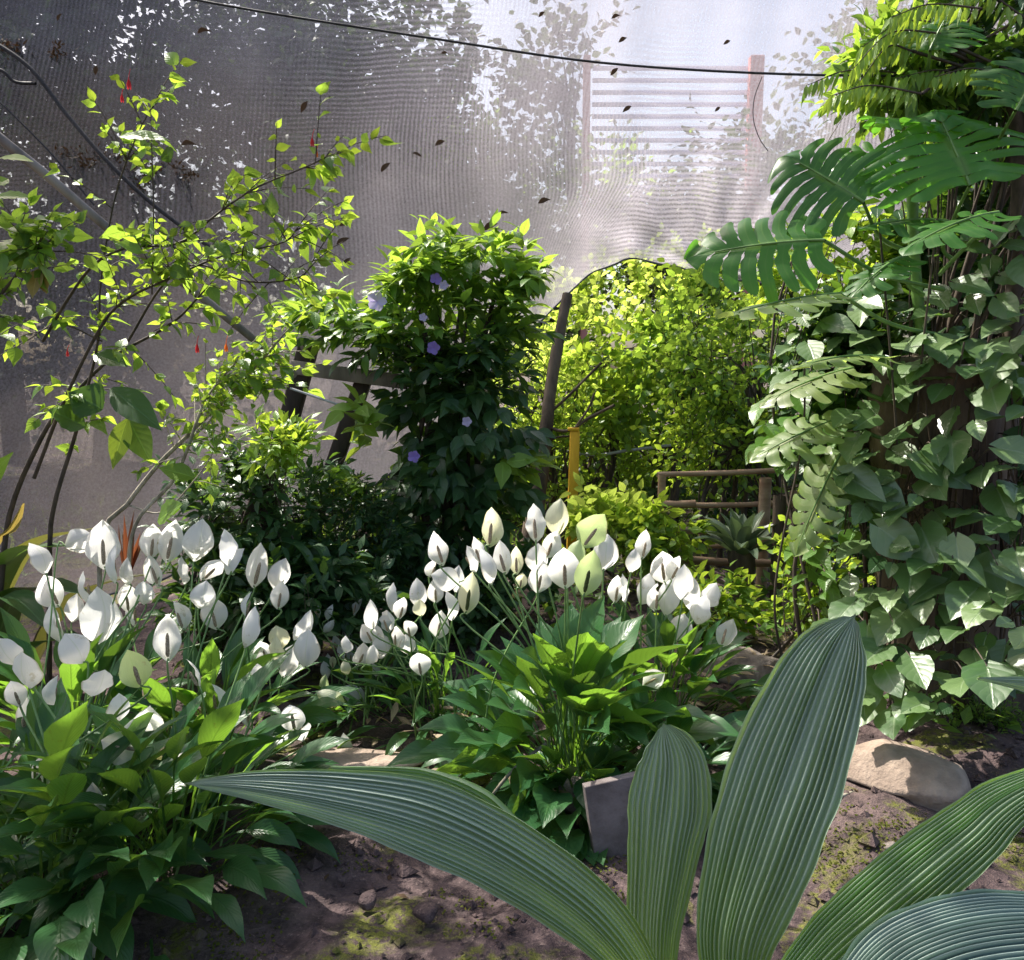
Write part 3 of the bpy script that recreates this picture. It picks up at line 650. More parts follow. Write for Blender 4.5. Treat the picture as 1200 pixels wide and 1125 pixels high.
# slim trunk
def trunk(name, label, cat, pts, r, mat='bark', k=9, n=24, rough=.08, branches=()):
    P = smoothpts([at(*p) for p in pts], n)
    o = thing(name, label, cat, (P[-1][0], P[-1][1], 0)); mb = MB(); V, Fc, U = tube(P, r, k, rough); mb.add(V, Fc, U); mb.build('trunk', M[mat], o)
    for br in branches:
        mb = MB(); V, Fc, U = tube(smoothpts([at(*p) for p in br[0]], 12), br[1], 5, .05); mb.add(V, Fc, U); mb.build('branch', M[mat], o)
    return o
trunk('slim_tree', 'slim bare grey brown tree trunk rising to the net hem with thin side branches', 'tree',
      [(665, 345, 5.7), (655, 395, 5.6), (646, 450, 5.5), (640, 500, 5.4), (632, 560, 5.3), (622, 640, 5.2), (615, 705, 5.2)], [.035, .04, .045, .065, .09],
      branches=[([(642, 485, 5.45), (660, 470, 5.4), (690, 440, 5.4), (705, 425, 5.4)], .010), ([(640, 500, 5.4), (665, 505, 5.3), (690, 490, 5.3), (720, 475, 5.2)], .011), ([(675, 500, 5.3), (690, 478, 5.3), (697, 460, 5.3)], .008), ([(640, 520, 5.4), (655, 512, 5.4), (680, 512, 5.4)], .007)])
yp = thing('yellow_post', 'yellow painted square post behind the tall cream flowers', 'post', ground(672, 690)); mb = MB()
a = at(672, 505, 5.3); addbox(mb, (a[0], 5.3, a[2]/2), (.062, .062, a[2]), ry=R(1)); mb.build('shaft', M['yellow_wood'], yp)
mb = MB(); addbox(mb, (a[0], 5.3, a[2]+.012), (.072, .07, .02)); mb.build('cap', M['yellow_wood'], yp)

# rail fence
fe = thing('rail_fence', 'low rustic rail fence of brown sticks behind the rosette plant', 'fence', ground(840, 700))
for (x, y0, y1, d, w, m) in ((776, 556, 700, 5.0, .05, 'rail_wood'), (897, 560, 700, 5.0, .075, 'rail_wood'), (790, 612, 690, 4.95, .035, 'dark_wood'), (914, 580, 690, 4.6, .075, 'bark'), (930, 575, 690, 5.1, .045, 'rail_wood')):
    p = at(x, y0, d); mb = MB(); V, Fc, U = tube([p*np.array([1, 1, 0]), p*np.array([1, 1, .5]), p], w/2, 8, .07); mb.add(V, Fc, U); mb.build('post', M[m], fe)
for (xa, ya, xb, yb, d, w) in ((764, 590, 815, 590, 4.93, .05), (764, 617, 832, 622, 4.93, .045), (800, 592, 935, 588, 5.07, .035), (770, 556, 960, 548, 5.07, .035), (800, 655, 905, 660, 4.9, .05), (830, 640, 950, 634, 5.07, .03)):
    mb = MB(); V, Fc, U = tube(smoothpts([at(xa, ya, d), at((xa+xb)/2, (ya+yb)/2+1.5, d), at(xb, yb, d)], 10), w/2, 7, .08); mb.add(V, Fc, U); mb.build('rail', M['rail_wood'], fe)

# rosette plant
def rosette():
    b = at(868, 655, 4.6); base = ground(868, 705); base[1] = 4.6
    r = thing('rosette_plant', 'spiky grey green rosette plant on a short dark trunk before the fence', 'plant', (b[0], 4.6, 0))
    mb = MB(); V, Fc, U = tube(smoothpts([(b[0], 4.6, 0), (b[0]+.01, 4.6, b[2]*.5), b+np.array([0, 0, .06])], 10), [.085, .07, .075], 9, .12); mb.add(V, Fc, U); mb.build('trunk', M['bark'], r)
    n = 26
    for i in range(n):
        az = i*2.4+rng.uniform(-.2, .2); el = R(20+55*(i/n)+rng.uniform(-5, 5)); L = .44*(1-.2*i/n)*rng.uniform(.85, 1.1)
        d = np.array([math.cos(az)*math.cos(el), math.sin(az)*math.cos(el), math.sin(el)])
        P = smoothpts([b, b+d*L*.55, b+d*L*.95-np.array([0, 0, .09*L+L*.1*math.cos(el)])], 11)
        T, S, N = frames(P); t = np.linspace(0, 1, 11); W = .040*np.clip(1.25-t*.6, 0, 1)*(1-t**4)+.001
        V, Fc, U = sweep(P, W, S, N, 5, .55, .0); mb = MB(); mb.add(V, Fc, U, rng.random()); mb.build('leaf', M['bromeliad'], r)
rosette()

# ------------------------------------------------------------------ shrubs with hero branches
def cane_shrub(name, label, base, canes, leaf, bark, L, W, nl_per_m=26, twig=(.08, .26), twd=14, seed=0, flowers=(), group=None, extra=None, spread=1.0, bare=0.25):
    r = thing(name, label, 'shrub', base, group)
    st = []; dr = []; ln = []; tb = MB()
    for (pts, rad, dens, side) in canes:
        P = smoothpts([at(*p) for p in pts], 26); V, Fc, U = tube(P, rad, 6, .05); tb.add(V, Fc, U)
        T = nz(np.gradient(P, axis=0)); Ltot = np.linalg.norm(np.diff(P, axis=0), axis=1).sum()
        k = int(Ltot*twd*dens)
        if k <= 0: continue
        f = bare+(1-bare)*rng.random(k)**.8; ii = (f*25).astype(int)
        st.append(P[ii]); dr.append(T[ii]*.6+rng.normal(0, .7, (k, 3))*np.array([1, .8, .8])+np.array([0, 0, .15])); ln.append(rng.uniform(*twig, k))
        st.append(P[-1:]); dr.append(T[-1:]); ln.append(np.array([twig[1]*.7]))
    st = np.concatenate(st); dr = nz(np.concatenate(dr)); ln = np.concatenate(ln)
    for a, d, l in zip(st, dr, ln):
        V, Fc, U = tube(smoothpts([a, a+d*l*.5, a+d*l-np.array([0, 0, .1*l])], 4), [.0022, .001], 4); tb.add(V, Fc, U)
    tb.build('branches', M[bark], r)
    nl = 5
    P, D, Nn, S = twig_leaves(st, dr, ln, nl, L, spread, .4, droop_dir=.3, Lvar=.5, up=(-.25, .5, .65))
    V, Fc, U, rn = scatter(P, D, Nn, S, S*W/L, rng.uniform(.1, .4, len(P)), rows=6, fold=.2, tip=1.5, peak=.36)
    mesh('foliage', V, Fc, M[leaf], r, uv=U, rnd=rn)
    k = max(4, int(len(st)*.7)); ii = rng.choice(len(st), k, replace=False)
    P, D, Nn, S = twig_leaves(st[ii], dr[ii], ln[ii], 3, L*1.5, spread, .5, droop_dir=.4, Lvar=.5)
    V, Fc, U, rn = scatter(P, D, Nn, S, S*W/L*1.15, rng.uniform(.1, .5, len(P)), rows=6, fold=.2, tip=1.5, peak=.36)
    mesh('shaded_leaves', V, Fc, M['mid_leaf'], r, uv=U, rnd=rn)  # larger leaf batch whose shade is put in as a darker green
    if extra:
        mb = MB()
        for (bx, by, tx, ty, d, w, m) in extra:
            a = at(bx, by, d); b = at(tx, ty, d-.05+rng.uniform(-.05, .05)); mb = MB()
            flat_leaf(mb, a, b, w/F*d, np.array([rng.uniform(-.4, .4), -.8, .8]), .12, 10, 7, .2, .08, .4, 1.2, rnd=rng.random()); mb.build('large_leaf', M[m], r)
    for (px, py, d, m, s) in flowers: hang_flower(r, at(px, py, d), m, s)
    return r
def hang_flower(r, c, m, s, name='flower'):
    mb = MB()
    for k in range(5):
        a = k*2*np.pi/5; o = np.array([math.cos(a), math.sin(a), 0]); nn = o
        flat_leaf(mb, c+np.array([0, 0, s*.5])+o*s*.05, c-np.array([0, 0, s*.6])+o*s*.22, s*.16, nn, -.1, 6, 3, .3, .1, .55, .9, rnd=rng.random())
    V, Fc, U = tube([c+np.array([0, 0, s*.45]), c+np.array([.002, 0, s*.9]), c+np.array([.006, .004, s*1.5])], [.002, .0012, .001], 5); mb.add(V, Fc, U)
    mb.build(name, M[m], r)

cane_shrub('hanging_bell_shrub', 'rangy shrub with pale canes and small red buds rising behind the left white flowers', ground(140, 830),
 [([(120, 830, 3.3), (118, 640, 3.2), (150, 590, 3.15), (185, 545, 3.1), (215, 515, 3.1), (250, 480, 3.1), (292, 438, 3.05), (330, 395, 3.0)], [.011, .008, .004], 1.0, 'stem'),
  ([(150, 830, 3.2), (150, 680, 3.1), (160, 612, 3.1), (205, 560, 3.05), (232, 490, 3.0), (245, 462, 3.0), (280, 420, 3.0)], [.009, .007, .003], .8, 'stem'),
  ([(215, 515, 3.1), (240, 500, 3.1), (270, 465, 3.1), (330, 440, 3.1)], [.005, .002], 1.1, None),
  ([(150, 592, 3.15), (190, 600, 3.1), (230, 560, 3.1), (250, 530, 3.1)], [.004, .002], .4, 'stem')],
 'bright_leaf', 'stem', .056, .016, twd=18, bare=.5,
 flowers=[(231, 408, 3.0, 'red_petal', .03), (265, 407, 3.0, 'orange_petal', .028)],
 extra=[(228, 560, 185, 548, 3.0, 13, 'bright_leaf'), (185, 610, 215, 590, 3.0, 18, 'bright_leaf'), (150, 490, 132, 550, 3.1, 13, 'bright_leaf'), (150, 490, 178, 545, 3.15, 16, 'mid_leaf')])
cane_shrub('arching_shrub', 'sprawling shrub with yellow green leaves on a long arching branch across the net', ground(60, 860),
 [([(58, 840, 3.2), (58, 650, 3.15), (64, 590, 3.1), (85, 520, 3.1), (96, 480, 3.05), (115, 400, 3.0), (118, 330, 3.0), (135, 230, 2.95), (160, 160, 2.9), (182, 118, 2.9)], [.012, .008, .0035, .002], .7, None),
  ([(0, 700, 3.3), (12, 600, 3.3), (50, 510, 3.25), (80, 470, 3.2), (130, 420, 3.1), (200, 380, 3.0), (240, 340, 2.9)], [.013, .008, .003], .7, None),
  ([(50, 400, 2.9), (80, 350, 2.85), (110, 310, 2.8), (150, 290, 2.8), (210, 285, 2.8), (255, 250, 2.75), (300, 220, 2.7), (355, 197, 2.7), (392, 180, 2.7)], [.006, .004, .002], 1.1, 'stem'),
  ([(40, 560, 3.1), (75, 470, 3.0), (120, 380, 2.95), (150, 350, 2.9), (190, 330, 2.85), (260, 300, 2.8), (330, 285, 2.8), (350, 265, 2.8)], [.008, .004, .002], 1.2, None),
  ([(178, 345, 2.85), (180, 250, 2.8), (178, 180, 2.8)], [.003, .002], .8, None),
  ([(150, 400, 3.0), (190, 335, 2.95), (230, 310, 2.9), (290, 330, 2.85), (350, 325, 2.8), (370, 300, 2.8)], [.005, .002], 1.1, None),
  ([(120, 400, 3.0), (70, 380, 2.95), (30, 400, 2.9)], [.003, .002], .8, None)],
 'bright_leaf', 'dark_stem', .060, .017, twd=15, bare=.3,
 flowers=[(151, 98, 2.85, 'red_petal', .032), (143, 115, 2.85, 'red_petal', .024), (366, 166, 2.7, 'red_petal', .026), (371, 180, 2.7, 'orange_petal', .02), (79, 414, 2.95, 'red_petal', .02)],
 extra=[(120, 480, 80, 460, 3.0, 26, 'dark_leaf'), (100, 500, 55, 480, 3.0, 20, 'dark_leaf'), (130, 455, 190, 505, 3.0, 18, 'dark_leaf'), (255, 320, 275, 298, 2.7, 10, 'dark_leaf'), (200, 190, 195, 172, 2.75, 9, 'dark_leaf'), (140, 160, 200, 165, 2.8, 10, 'mid_leaf'), (110, 415, 150, 430, 3., 14, 'dark_leaf'), (60, 290, 20, 300, 2.9, 12, 'dark_leaf')])
cane_shrub('edge_shrub', 'dark leaved shrub reaching in from the left edge with a withered yellow bunch', ground(-60, 860),
 [([(-90, 700, 2.9), (-60, 500, 2.8), (-20, 380, 2.7), (30, 310, 2.65), (55, 285, 2.6)], [.01, .006, .002], 1.6, None),
  ([(-60, 480, 2.8), (-20, 340, 2.7), (20, 290, 2.65)], [.006, .002], 1.6, None)],
 'mid_leaf', 'dark_stem', .070, .020, twd=11, bare=.4,
 extra=[(45, 315, 38, 350, 2.6, 10, 'brown_veg'), (50, 320, 55, 345, 2.6, 8, 'brown_veg'), (10, 210, -20, 220, 2.7, 10, 'mid_leaf'), (-5, 230, 40, 232, 2.7, 8, 'mid_leaf'), (0, 185, 40, 190, 2.7, 7, 'bright_leaf')])

# purple flowered shrub
def purple_shrub():
    base = ground(520, 790); base[1] = 4.35; base[2] = 0
    r = thing('purple_flower_shrub', 'tall column shaped shrub with glossy leaves and a few purple flowers', 'shrub', base)
    st = []; dr = []; ln = []
    mb = MB()
    for k in range(9):
        a = base+np.array([rng.normal(0, .07), rng.normal(0, .07), 0]); tx = rng.uniform(450, 600); ty = rng.uniform(290, 400)
        P = smoothpts([a, at(rng.uniform(480, 560), 560, 4.3), at((tx+525)/2, 440, 4.27), at(tx, ty, 4.25)], 20); V, Fc, U = tube(P, [.02, .014, .006], 6, .05); mb.add(V, Fc, U)
    mb.build('stems', M['dark_stem'], r)
    # upper crown of long leaves
    segs = [(535, 308, 48, 22, 60), (592, 322, 26, 26, 36), (500, 345, 50, 30, 70), (395, 372, 34, 18, 34), (435, 392, 34, 24, 36), (470, 375, 20, 20, 18), (575, 385, 34, 34, 64), (535, 440, 50, 40, 80), (490, 415, 40, 28, 50), (590, 455, 14, 20, 10)]
    def region(segs, d):
        S = []; D = []
        for (cx, cy, rx, ry, n) in segs:
            a = rng.uniform(0, 2*np.pi, n); q = np.sqrt(rng.random(n))
            for x, y in zip(cx+rx*q*np.cos(a), cy+ry*q*np.sin(a)):
                dd = d+rng.uniform(-.25, .25); S.append(at(x+rng.normal(0, 5), y+rng.normal(0, 5), dd)); D.append(((x-520)/120+rng.normal(0, .4), rng.normal(-.2, .6), .35+rng.normal(0, .35)))
        return np.array(S), np.array(D)
    S, D = region(segs, 4.25)
    P, Dr, Nn, Sz = twig_leaves(S, D, rng.uniform(.08, .2, len(S)), 6, .13, .75, .35)
    V, Fc, U, rn = scatter(P, Dr, Nn, Sz, Sz*.21, rng.uniform(.2, .55, len(P)), rows=6, peak=.45, tip=1.2)
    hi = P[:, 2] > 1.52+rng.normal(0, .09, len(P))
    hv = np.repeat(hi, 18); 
    for flag, nm, mt in ((True, 'upper_foliage', 'mid_leaf'), (False, 'lower_foliage', 'dark_leaf')):  # bright top and shaded base put in as lighter and darker leaves
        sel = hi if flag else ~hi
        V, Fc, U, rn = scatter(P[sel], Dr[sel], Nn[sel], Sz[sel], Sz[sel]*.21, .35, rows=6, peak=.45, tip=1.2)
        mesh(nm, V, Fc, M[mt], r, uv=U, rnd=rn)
    S, D = region([(515, 478, 52, 34, 60), (535, 535, 60, 40, 80), (505, 600, 48, 42, 64), (570, 590, 30, 40, 34), (462, 625, 20, 40, 24), (520, 655, 60, 26, 40), (590, 520, 20, 26, 14)], 4.25)
    P, Dr, Nn, Sz = twig_leaves(S, D*np.array([1, 1, .2]), rng.uniform(.05, .15, len(S)), 4, .15, .8, .4, up=(0, -.5, .8), droop_dir=.6)
    V, Fc, U, rn = scatter(P, Dr, Nn, Sz, Sz*.27, rng.uniform(.1, .35, len(P)), rows=6, peak=.35, tip=1.3)
    mesh('broad_foliage', V, Fc, M['dark_leaf'], r, uv=U, rnd=rn)
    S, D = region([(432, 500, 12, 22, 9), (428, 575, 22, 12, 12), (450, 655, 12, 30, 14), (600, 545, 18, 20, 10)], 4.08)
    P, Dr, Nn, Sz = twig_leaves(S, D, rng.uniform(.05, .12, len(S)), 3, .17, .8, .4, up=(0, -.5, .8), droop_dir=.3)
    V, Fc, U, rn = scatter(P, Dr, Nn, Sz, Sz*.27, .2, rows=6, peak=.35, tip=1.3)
    mesh('sunlit_foliage', V, Fc, M['bright_leaf'], r, uv=U, rnd=rn)  # sunlit look put in with a brighter leaf colour
    for (px, py, s, m) in ((508, 408, .034, 'purple'), (485, 535, .032, 'purple'), (547, 494, .026, 'lilac'), (442, 353, .05, 'lilac'), (511, 327, .03, 'purple'), (520, 334, .024, 'lilac'), (496, 372, .022, 'lilac')):
        c = at(px, py, 3.92); mb = MB()
        for k in range(5):
            a = k*2*np.pi/5+rng.uniform(-.2, .2); o = np.array([math.cos(a), -.25, math.sin(a)])
            flat_leaf(mb, c, c+o*s, s*.45, np.array([0, -1, .2]), .2, 6, 5, .1, .25, .6, .6, rnd=rng.random())
        mb.build('flower', M[m], r)
    c = at(434, 351, 3.95); hang_flower(r, c, 'orange_petal', .03)
purple_shrub()

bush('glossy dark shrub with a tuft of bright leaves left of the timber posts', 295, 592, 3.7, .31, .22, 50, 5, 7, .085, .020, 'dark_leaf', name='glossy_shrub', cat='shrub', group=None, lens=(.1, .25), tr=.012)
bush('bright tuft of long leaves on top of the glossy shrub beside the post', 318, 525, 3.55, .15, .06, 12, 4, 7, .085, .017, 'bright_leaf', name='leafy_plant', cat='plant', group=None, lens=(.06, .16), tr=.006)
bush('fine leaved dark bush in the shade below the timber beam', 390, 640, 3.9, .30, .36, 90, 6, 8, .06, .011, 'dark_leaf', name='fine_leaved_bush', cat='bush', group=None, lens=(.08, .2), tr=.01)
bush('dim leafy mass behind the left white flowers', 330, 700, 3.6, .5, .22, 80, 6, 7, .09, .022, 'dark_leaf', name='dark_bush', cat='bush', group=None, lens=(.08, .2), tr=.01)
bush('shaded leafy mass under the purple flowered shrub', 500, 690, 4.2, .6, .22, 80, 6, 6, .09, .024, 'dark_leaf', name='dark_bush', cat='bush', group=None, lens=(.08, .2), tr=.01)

def strap_plant(label, base, leaves, mat, name='broad_leaf_plant', cat='plant', w=.05):
    r = thing(name, label, cat, base)
    for (pts, hw, m) in leaves:
        P = smoothpts([at(*p) for p in pts], 16); T, S, N = frames(P); t = np.linspace(0, 1, 16)
        W = width_ellip(t, .45, 1.0)*hw+.003; V, Fc, U = sweep(P, W, S, N, 7, .25, .08, undn=3)
        mb = MB(); mb.add(V, Fc, U, rng.random()); mb.build('leaf', M[m], r)
strap_plant('plant with long broad blue green leaves in the dark beside the timber post', ground(340, 800),
  [([(340, 760, 3.6), (335, 690, 3.6), (345, 620, 3.5), (365, 615, 3.4)], .05, 'dark_leaf'), ([(340, 760, 3.6), (330, 680, 3.55), (370, 640, 3.45), (395, 690, 3.4)], .045, 'dark_leaf'),
   ([(335, 760, 3.6), (310, 650, 3.5), (350, 640, 3.4), (385, 700, 3.3)], .03, 'dark_leaf'), ([(340, 760, 3.6), (380, 690, 3.5), (420, 680, 3.4), (440, 720, 3.3)], .035, 'dark_leaf')], None)
strap_plant('plant with huge dark drooping leaves at the left edge behind the white flowers', ground(-20, 900),
  [([(-10, 880, 3.45), (0, 700, 3.45), (40, 640, 3.35), (115, 618, 3.15)], .085, 'croton'), ([(-30, 880, 3.45), (-20, 720, 3.45), (20, 650, 3.25), (80, 640, 3.05)], .09, 'dark_leaf'),
   ([(-10, 880, 3.45), (0, 740, 3.35), (40, 690, 3.25), (120, 700, 3.05)], .10, 'dark_leaf'), ([(-30, 880, 3.45), (-30, 740, 3.25), (10, 700, 3.05), (60, 740, 2.95)], .09, 'dark_leaf'),
   ([(0, 880, 3.45), (60, 740, 3.45), (110, 690, 3.35), (190, 670, 3.25)], .07, 'croton'), ([(-30, 850, 3.35), (-40, 650, 3.35), (-10, 560, 3.25), (15, 530, 3.15)], .06, 'dark_leaf'), ([(-10, 850, 3.35), (-10, 660, 3.35), (16, 620, 3.25), (28, 590, 3.15)], .022, 'brown_veg'), ([(-20, 900, 3.25), (10, 790, 3.15), (60, 750, 3.05), (110, 760, 2.95)], .08, 'dark_leaf')], None)
rp = thing('red_leaf_plant', 'small plant with upright red brown young leaves behind the left white flowers', 'plant', ground(155, 790))
for k in range(7):
    a = at(152+rng.uniform(-4, 4), 680, 3.3); b = at(158+rng.uniform(-22, 22), rng.uniform(588, 625), 3.3+rng.uniform(-.1, .1)); mb = MB()
    flat_leaf(mb, a, b, .011, np.array([rng.uniform(-.5, .5), -1, .3]), .1, 9, 5, .25, .1, rnd=rng.random()); mb.build('leaf', M['red_leaf'], rp)
mb = MB(); V, Fc, U = tube(smoothpts([ground(155, 790), at(152, 700, 3.3), at(152, 678, 3.3)], 8), .006, 6); mb.add(V, Fc, U); mb.build('stem', M['dark_stem'], rp)

# ------------------------------------------------------------------ peace lilies
def lily_leaf(r, base, az, el0, el1, Lp, Lb, w, mat='lily_leaf', roll=0.0, n=20):
    t = np.linspace(0, 1, n); Lt = Lp+Lb; fp = Lp/Lt
    el = el0+(el1-el0)*np.clip((t-fp*.4)/(1-fp*.4), 0, 1)**1.25
    h = np.stack([np.cos(el)*math.cos(az), np.cos(el)*math.sin(az), np.sin(el)], 1)
    step = Lt/(n-1); P = base+np.concatenate([[np.zeros(3)], np.cumsum(h[:-1]*step, 0)])
    P[:, 2] = np.maximum(P[:, 2], 0.012+0.01*t)
    side = np.array([-math.sin(az), math.cos(az), 0.0]); up = np.cross(h, side)*-1
    S = side*math.cos(roll)+up*math.sin(roll); S = nz(S); N = np.cross(S, nz(h)); N = N*np.sign(N[:, 2:3].mean()+1e-6)
    tb = np.clip((t-fp)/(1-fp), 0, 1); W = np.where(t < fp, .0035, width_ellip(tb, .42, 1.35)*w+.002*(1-tb))
    V, Fc, U = sweep(P, W, S, N, 7, rng.uniform(.15, .5), rng.uniform(.06, .2), undn=rng.uniform(2, 5))
    mb = MB(); vb = np.clip(U[:, 1]*1.0, 0, 1); U = np.stack([U[:, 0], np.clip((U[:, 1]-fp)/(1-fp), 0, 1)], 1)
    mb.add(V, Fc, U, rng.random()); return mb.build('leaf', M[mat], r)

def spathe(r, base, fl, d, idx):
    """fl: (px, py, w, h, tilt deg, kind, seed) - stalk from the plant base to the bloom"""
    px, py, w, h, tilt, kind = fl[:6]; q = rng.uniform(1.02, 1.25); w = w*q*rng.uniform(.9, 1.08); h = h*q; tilt = tilt+rng.normal(0, 6)
    d = d+rng.uniform(-.12, .12); c = at(px, py, d); s = d/F
    L = max(h, w*1.15)*s; Wd = min(h, w)*s*.5 if abs(tilt) > 60 or h > w else w*s*.5
    a = R(90-tilt); up = np.array([math.cos(a), 0.0, math.sin(a)])
    lean = rng.uniform(-.25, .25); up = nz(up+np.array([0, lean, 0]))
    face = 1 if 'f' in kind or rng.random() < .35 else -1  # 1: front (with spadix) to the camera
    turn = rng.uniform(-.7, .7) if 'f' not in kind else rng.uniform(-.25, .25)
    if 's' in kind: turn = rng.choice([-1, 1])*rng.uniform(.9, 1.2); Wd = Wd*1.6
    nrm = nz(np.array([math.sin(turn), -math.cos(turn), 0.15])*face); S = nz(np.cross(up, nrm)); nrm = np.cross(S, up)
    n = 14; t = np.linspace(0, 1, n); P = c-up*L/2+up*(t*L)[:, None]-nrm*((rng.uniform(.02, .28)*np.sin(t*np.pi)-rng.uniform(-.1, .35)*t**3)*L)[:, None]
    W = width_ellip(t, .42, .75)*Wd; W[-1] = .0006; W[-2] *= .8; W[0] = .003
    W = W*(1-.0*t)
    V, Fc, U = sweep(P, W, np.tile(S, (n, 1)), np.tile(nrm, (n, 1)), 9, .05, rng.uniform(.03, .14), .2+.6*rng.random(), undn=rng.uniform(1, 3))
    fb = c-up*L/2
    st = thing_child('flower', r)
    mid = (base+fb)/2+np.array([(fb[0]-base[0])*-.12+rng.normal(0, .01), rng.normal(0, .02), .12*abs(fb[0]-base[0])]); 
    P2 = smoothpts([base, mid, fb-up*.03, fb+up*L*.06], 14)
    V2, F2, U2 = tube(P2, [.0038, .0032, .0026], 6); mb = MB(); mb.add(V2, F2, U2)
    st = mb.build('flower', M['flower_stem'], r)
    m = 'spathe_green' if 'g' in kind else ('spathe_cream' if 'c' in kind else 'spathe')
    mb = MB(); mb.add(V, Fc, U, rng.random()); o = mb.build('spathe', M[m], st)
    if 'g' in kind and o is not None: o['label'] = 'green tinged spathe'
    sb = fb+up*L*.10+nrm*.006; e = sb+up*L*.50+nrm*.012
    P3 = smoothpts([sb, (sb+e)/2, e], 12); rr = .0058*np.array([.5, .9, 1, 1, 1, 1, 1, .97, .93, .85, .7, .25])*(L/.13)**.7
    V3, F3, U3 = tube(P3, rr, 8, .10); mb = MB(); mb.add(V3, F3, U3); mb.build('spadix', M['spadix_dark' if 'k' in kind else 'spadix'], st)
def thing_child(*a): return None

def lily(label, bx, by, nleaf, rad, hgt, flowers, d_fl, lw=.048, Lb=(.2, .32), mat='lily_leaf', spread=.10, elev=(25, 82), fx=None, base_d=None):
    b = ground(bx, by)
    r = thing('peace_lily', label, 'peace lily', b, 'peace lilies in white bloom')
    for i in range(nleaf if nleaf < 95 else nleaf):
        az = rng.uniform(0, 2*np.pi); q = (i+.5)/nleaf
        if rng.random() < .35: az = rng.normal(-np.pi/2, .75)
        e0 = R(elev[0]+(elev[1]-elev[0])*q+rng.uniform(-8, 8)); Lbb = rng.uniform(*Lb)*(.85+.3*q*0); Lp = hgt*(.35+.55*q)*rng.uniform(.8, 1.1)
        e1 = e0-R(rng.uniform(50, 105)*(1.05-.45*q))
        off = np.array([math.cos(az), math.sin(az), 0])*rng.uniform(0, spread)*(1.5-q)
        lily_leaf(r, b+off+np.array([0, 0, gheight(*(b+off)[:2])]), az+rng.normal(0, .25), e0, e1, Lp*rad, Lbb, lw*rng.uniform(.75, 1.2)*(Lbb/.27), mat, rng.normal(0, .35))
    for i, fl in enumerate(flowers):
        off = np.array([rng.normal(0, spread*.5), rng.normal(0, spread*.5), 0.01])
        spathe(r, b+off, fl, fl[6] if len(fl) > 6 else d_fl, i)
    return r

# (px, py, w, h, tilt, kind[, depth]); f front to camera, b back to camera, s side on, g green, c cream, k dark spadix
F_front = [(31, 785, 33, 48, 4, 'b'), (32, 842, 28, 54, 8, 'f'), (8, 765, 28, 34, -30, 'b'), (115, 800, 24, 38, 30, 's'), (157, 783, 32, 44, 0, 'gb'), (165, 842, 32, 32, 45, 's'),
           (142, 873, 36, 42, -70, 'f'), (78, 877, 22, 44, 12, 's'), (112, 939, 27, 46, 4, 'f', 1.95), (207, 893, 12, 30, 35, 's'), (115, 1111, 24, 30, 25, 'b', 1.75)]
F_front += [(60, 812, 20, 34, 10, 'b'), (88, 760, 20, 36, -12, 's'), (18, 812, 20, 32, -8, 'b'), (48, 905, 22, 36, 8, 'f', 2.0), (140, 830, 18, 32, 14, 's')]
F_right = [(197, 747, 25, 46, 3, 'b'), (230, 788, 10, 34, -20, 's'), (257, 817, 13, 36, 10, 's'), (343, 837, 26, 42, 3, 'f'), (358, 858, 12, 24, 15, 's'), (285, 838, 9, 30, -15, 's'), (303, 787, 16, 18, -10, 'b'), (288, 735, 32, 46, 10, 'b')]
F_back = [(92, 633, 26, 32, 60, 'b'), (122, 638, 32, 50, -4, 'f'), (128, 662, 20, 42, -6, 's'), (148, 671, 17, 34, 5, 'b'), (47, 653, 13, 36, -15, 's'), (58, 693, 19, 38, -12, 's'), (62, 731, 20, 40, -8, 's'),
          (178, 634, 24, 36, 0, 'b'), (201, 634, 32, 52, 5, 'b'), (168, 695, 24, 30, 0, 'b'), (121, 723, 30, 54, 18, 's'), (153, 718, 14, 36, -3, 's'), (132, 722, 10, 20, 0, 's'), (250, 718, 30, 38, 5, 'f')]
F_back += [(150, 700, 20, 34, 6, 'b'), (98, 690, 20, 36, -10, 's'), (88, 712, 18, 30, 12, 'b'), (182, 668, 20, 34, -8, 'b'), (215, 668, 22, 34, 10, 'b'), (212, 720, 20, 34, -4, 'f')]
F_back2 = [(233, 635, 34, 48, 5, 'b'), (247, 665, 20, 34, 32, 's'), (267, 642, 14, 36, -5, 's'), (273, 657, 19, 38, 28, 's'), (302, 663, 24, 50, 5, 'b'), (328, 672, 24, 38, 20, 'b'), (328, 697, 22, 32, 10, 'b'), (238, 698, 26, 30, 5, 'b'),
           (287, 708, 10, 26, 5, 's'), (326, 748, 25, 30, 0, 'cb'), (355, 733, 16, 36, 25, 's'), (337, 775, 24, 34, 10, 'b'), (358, 763, 28, 40, 0, 'b'), (322, 763, 20, 32, 0, 'cb'), (308, 765, 22, 26, -20, 'b')]
lily('near left corner peace lily with the lone bloom low over its dark leaves', 60, 1060, 100, .95, .46, F_front, 2.15, .048, (.18, .29), spread=.22)
lily('peace lily clump whose leaves overhang the moss at the left edge of the path', 205, 1010, 100, .95, .44, F_right, 2.35, .048, (.18, .28), spread=.20)
lily('peace lily with the tall row of blooms before the far left net', 90, 905, 55, .9, .44, F_back, 2.85, .048, (.22, .32), spread=.20, elev=(35, 85))
lily('peace lily with blooms leaning right beside the black post', 250, 900, 55, .8, .40, F_back2, 2.8, .046, (.22, .3), spread=.2, elev=(30, 85))
lily('peace lily of leaves alone hanging over the bottom left corner', -60, 1000, 50, .9, .38, [], 2.2, .042, spread=.2)
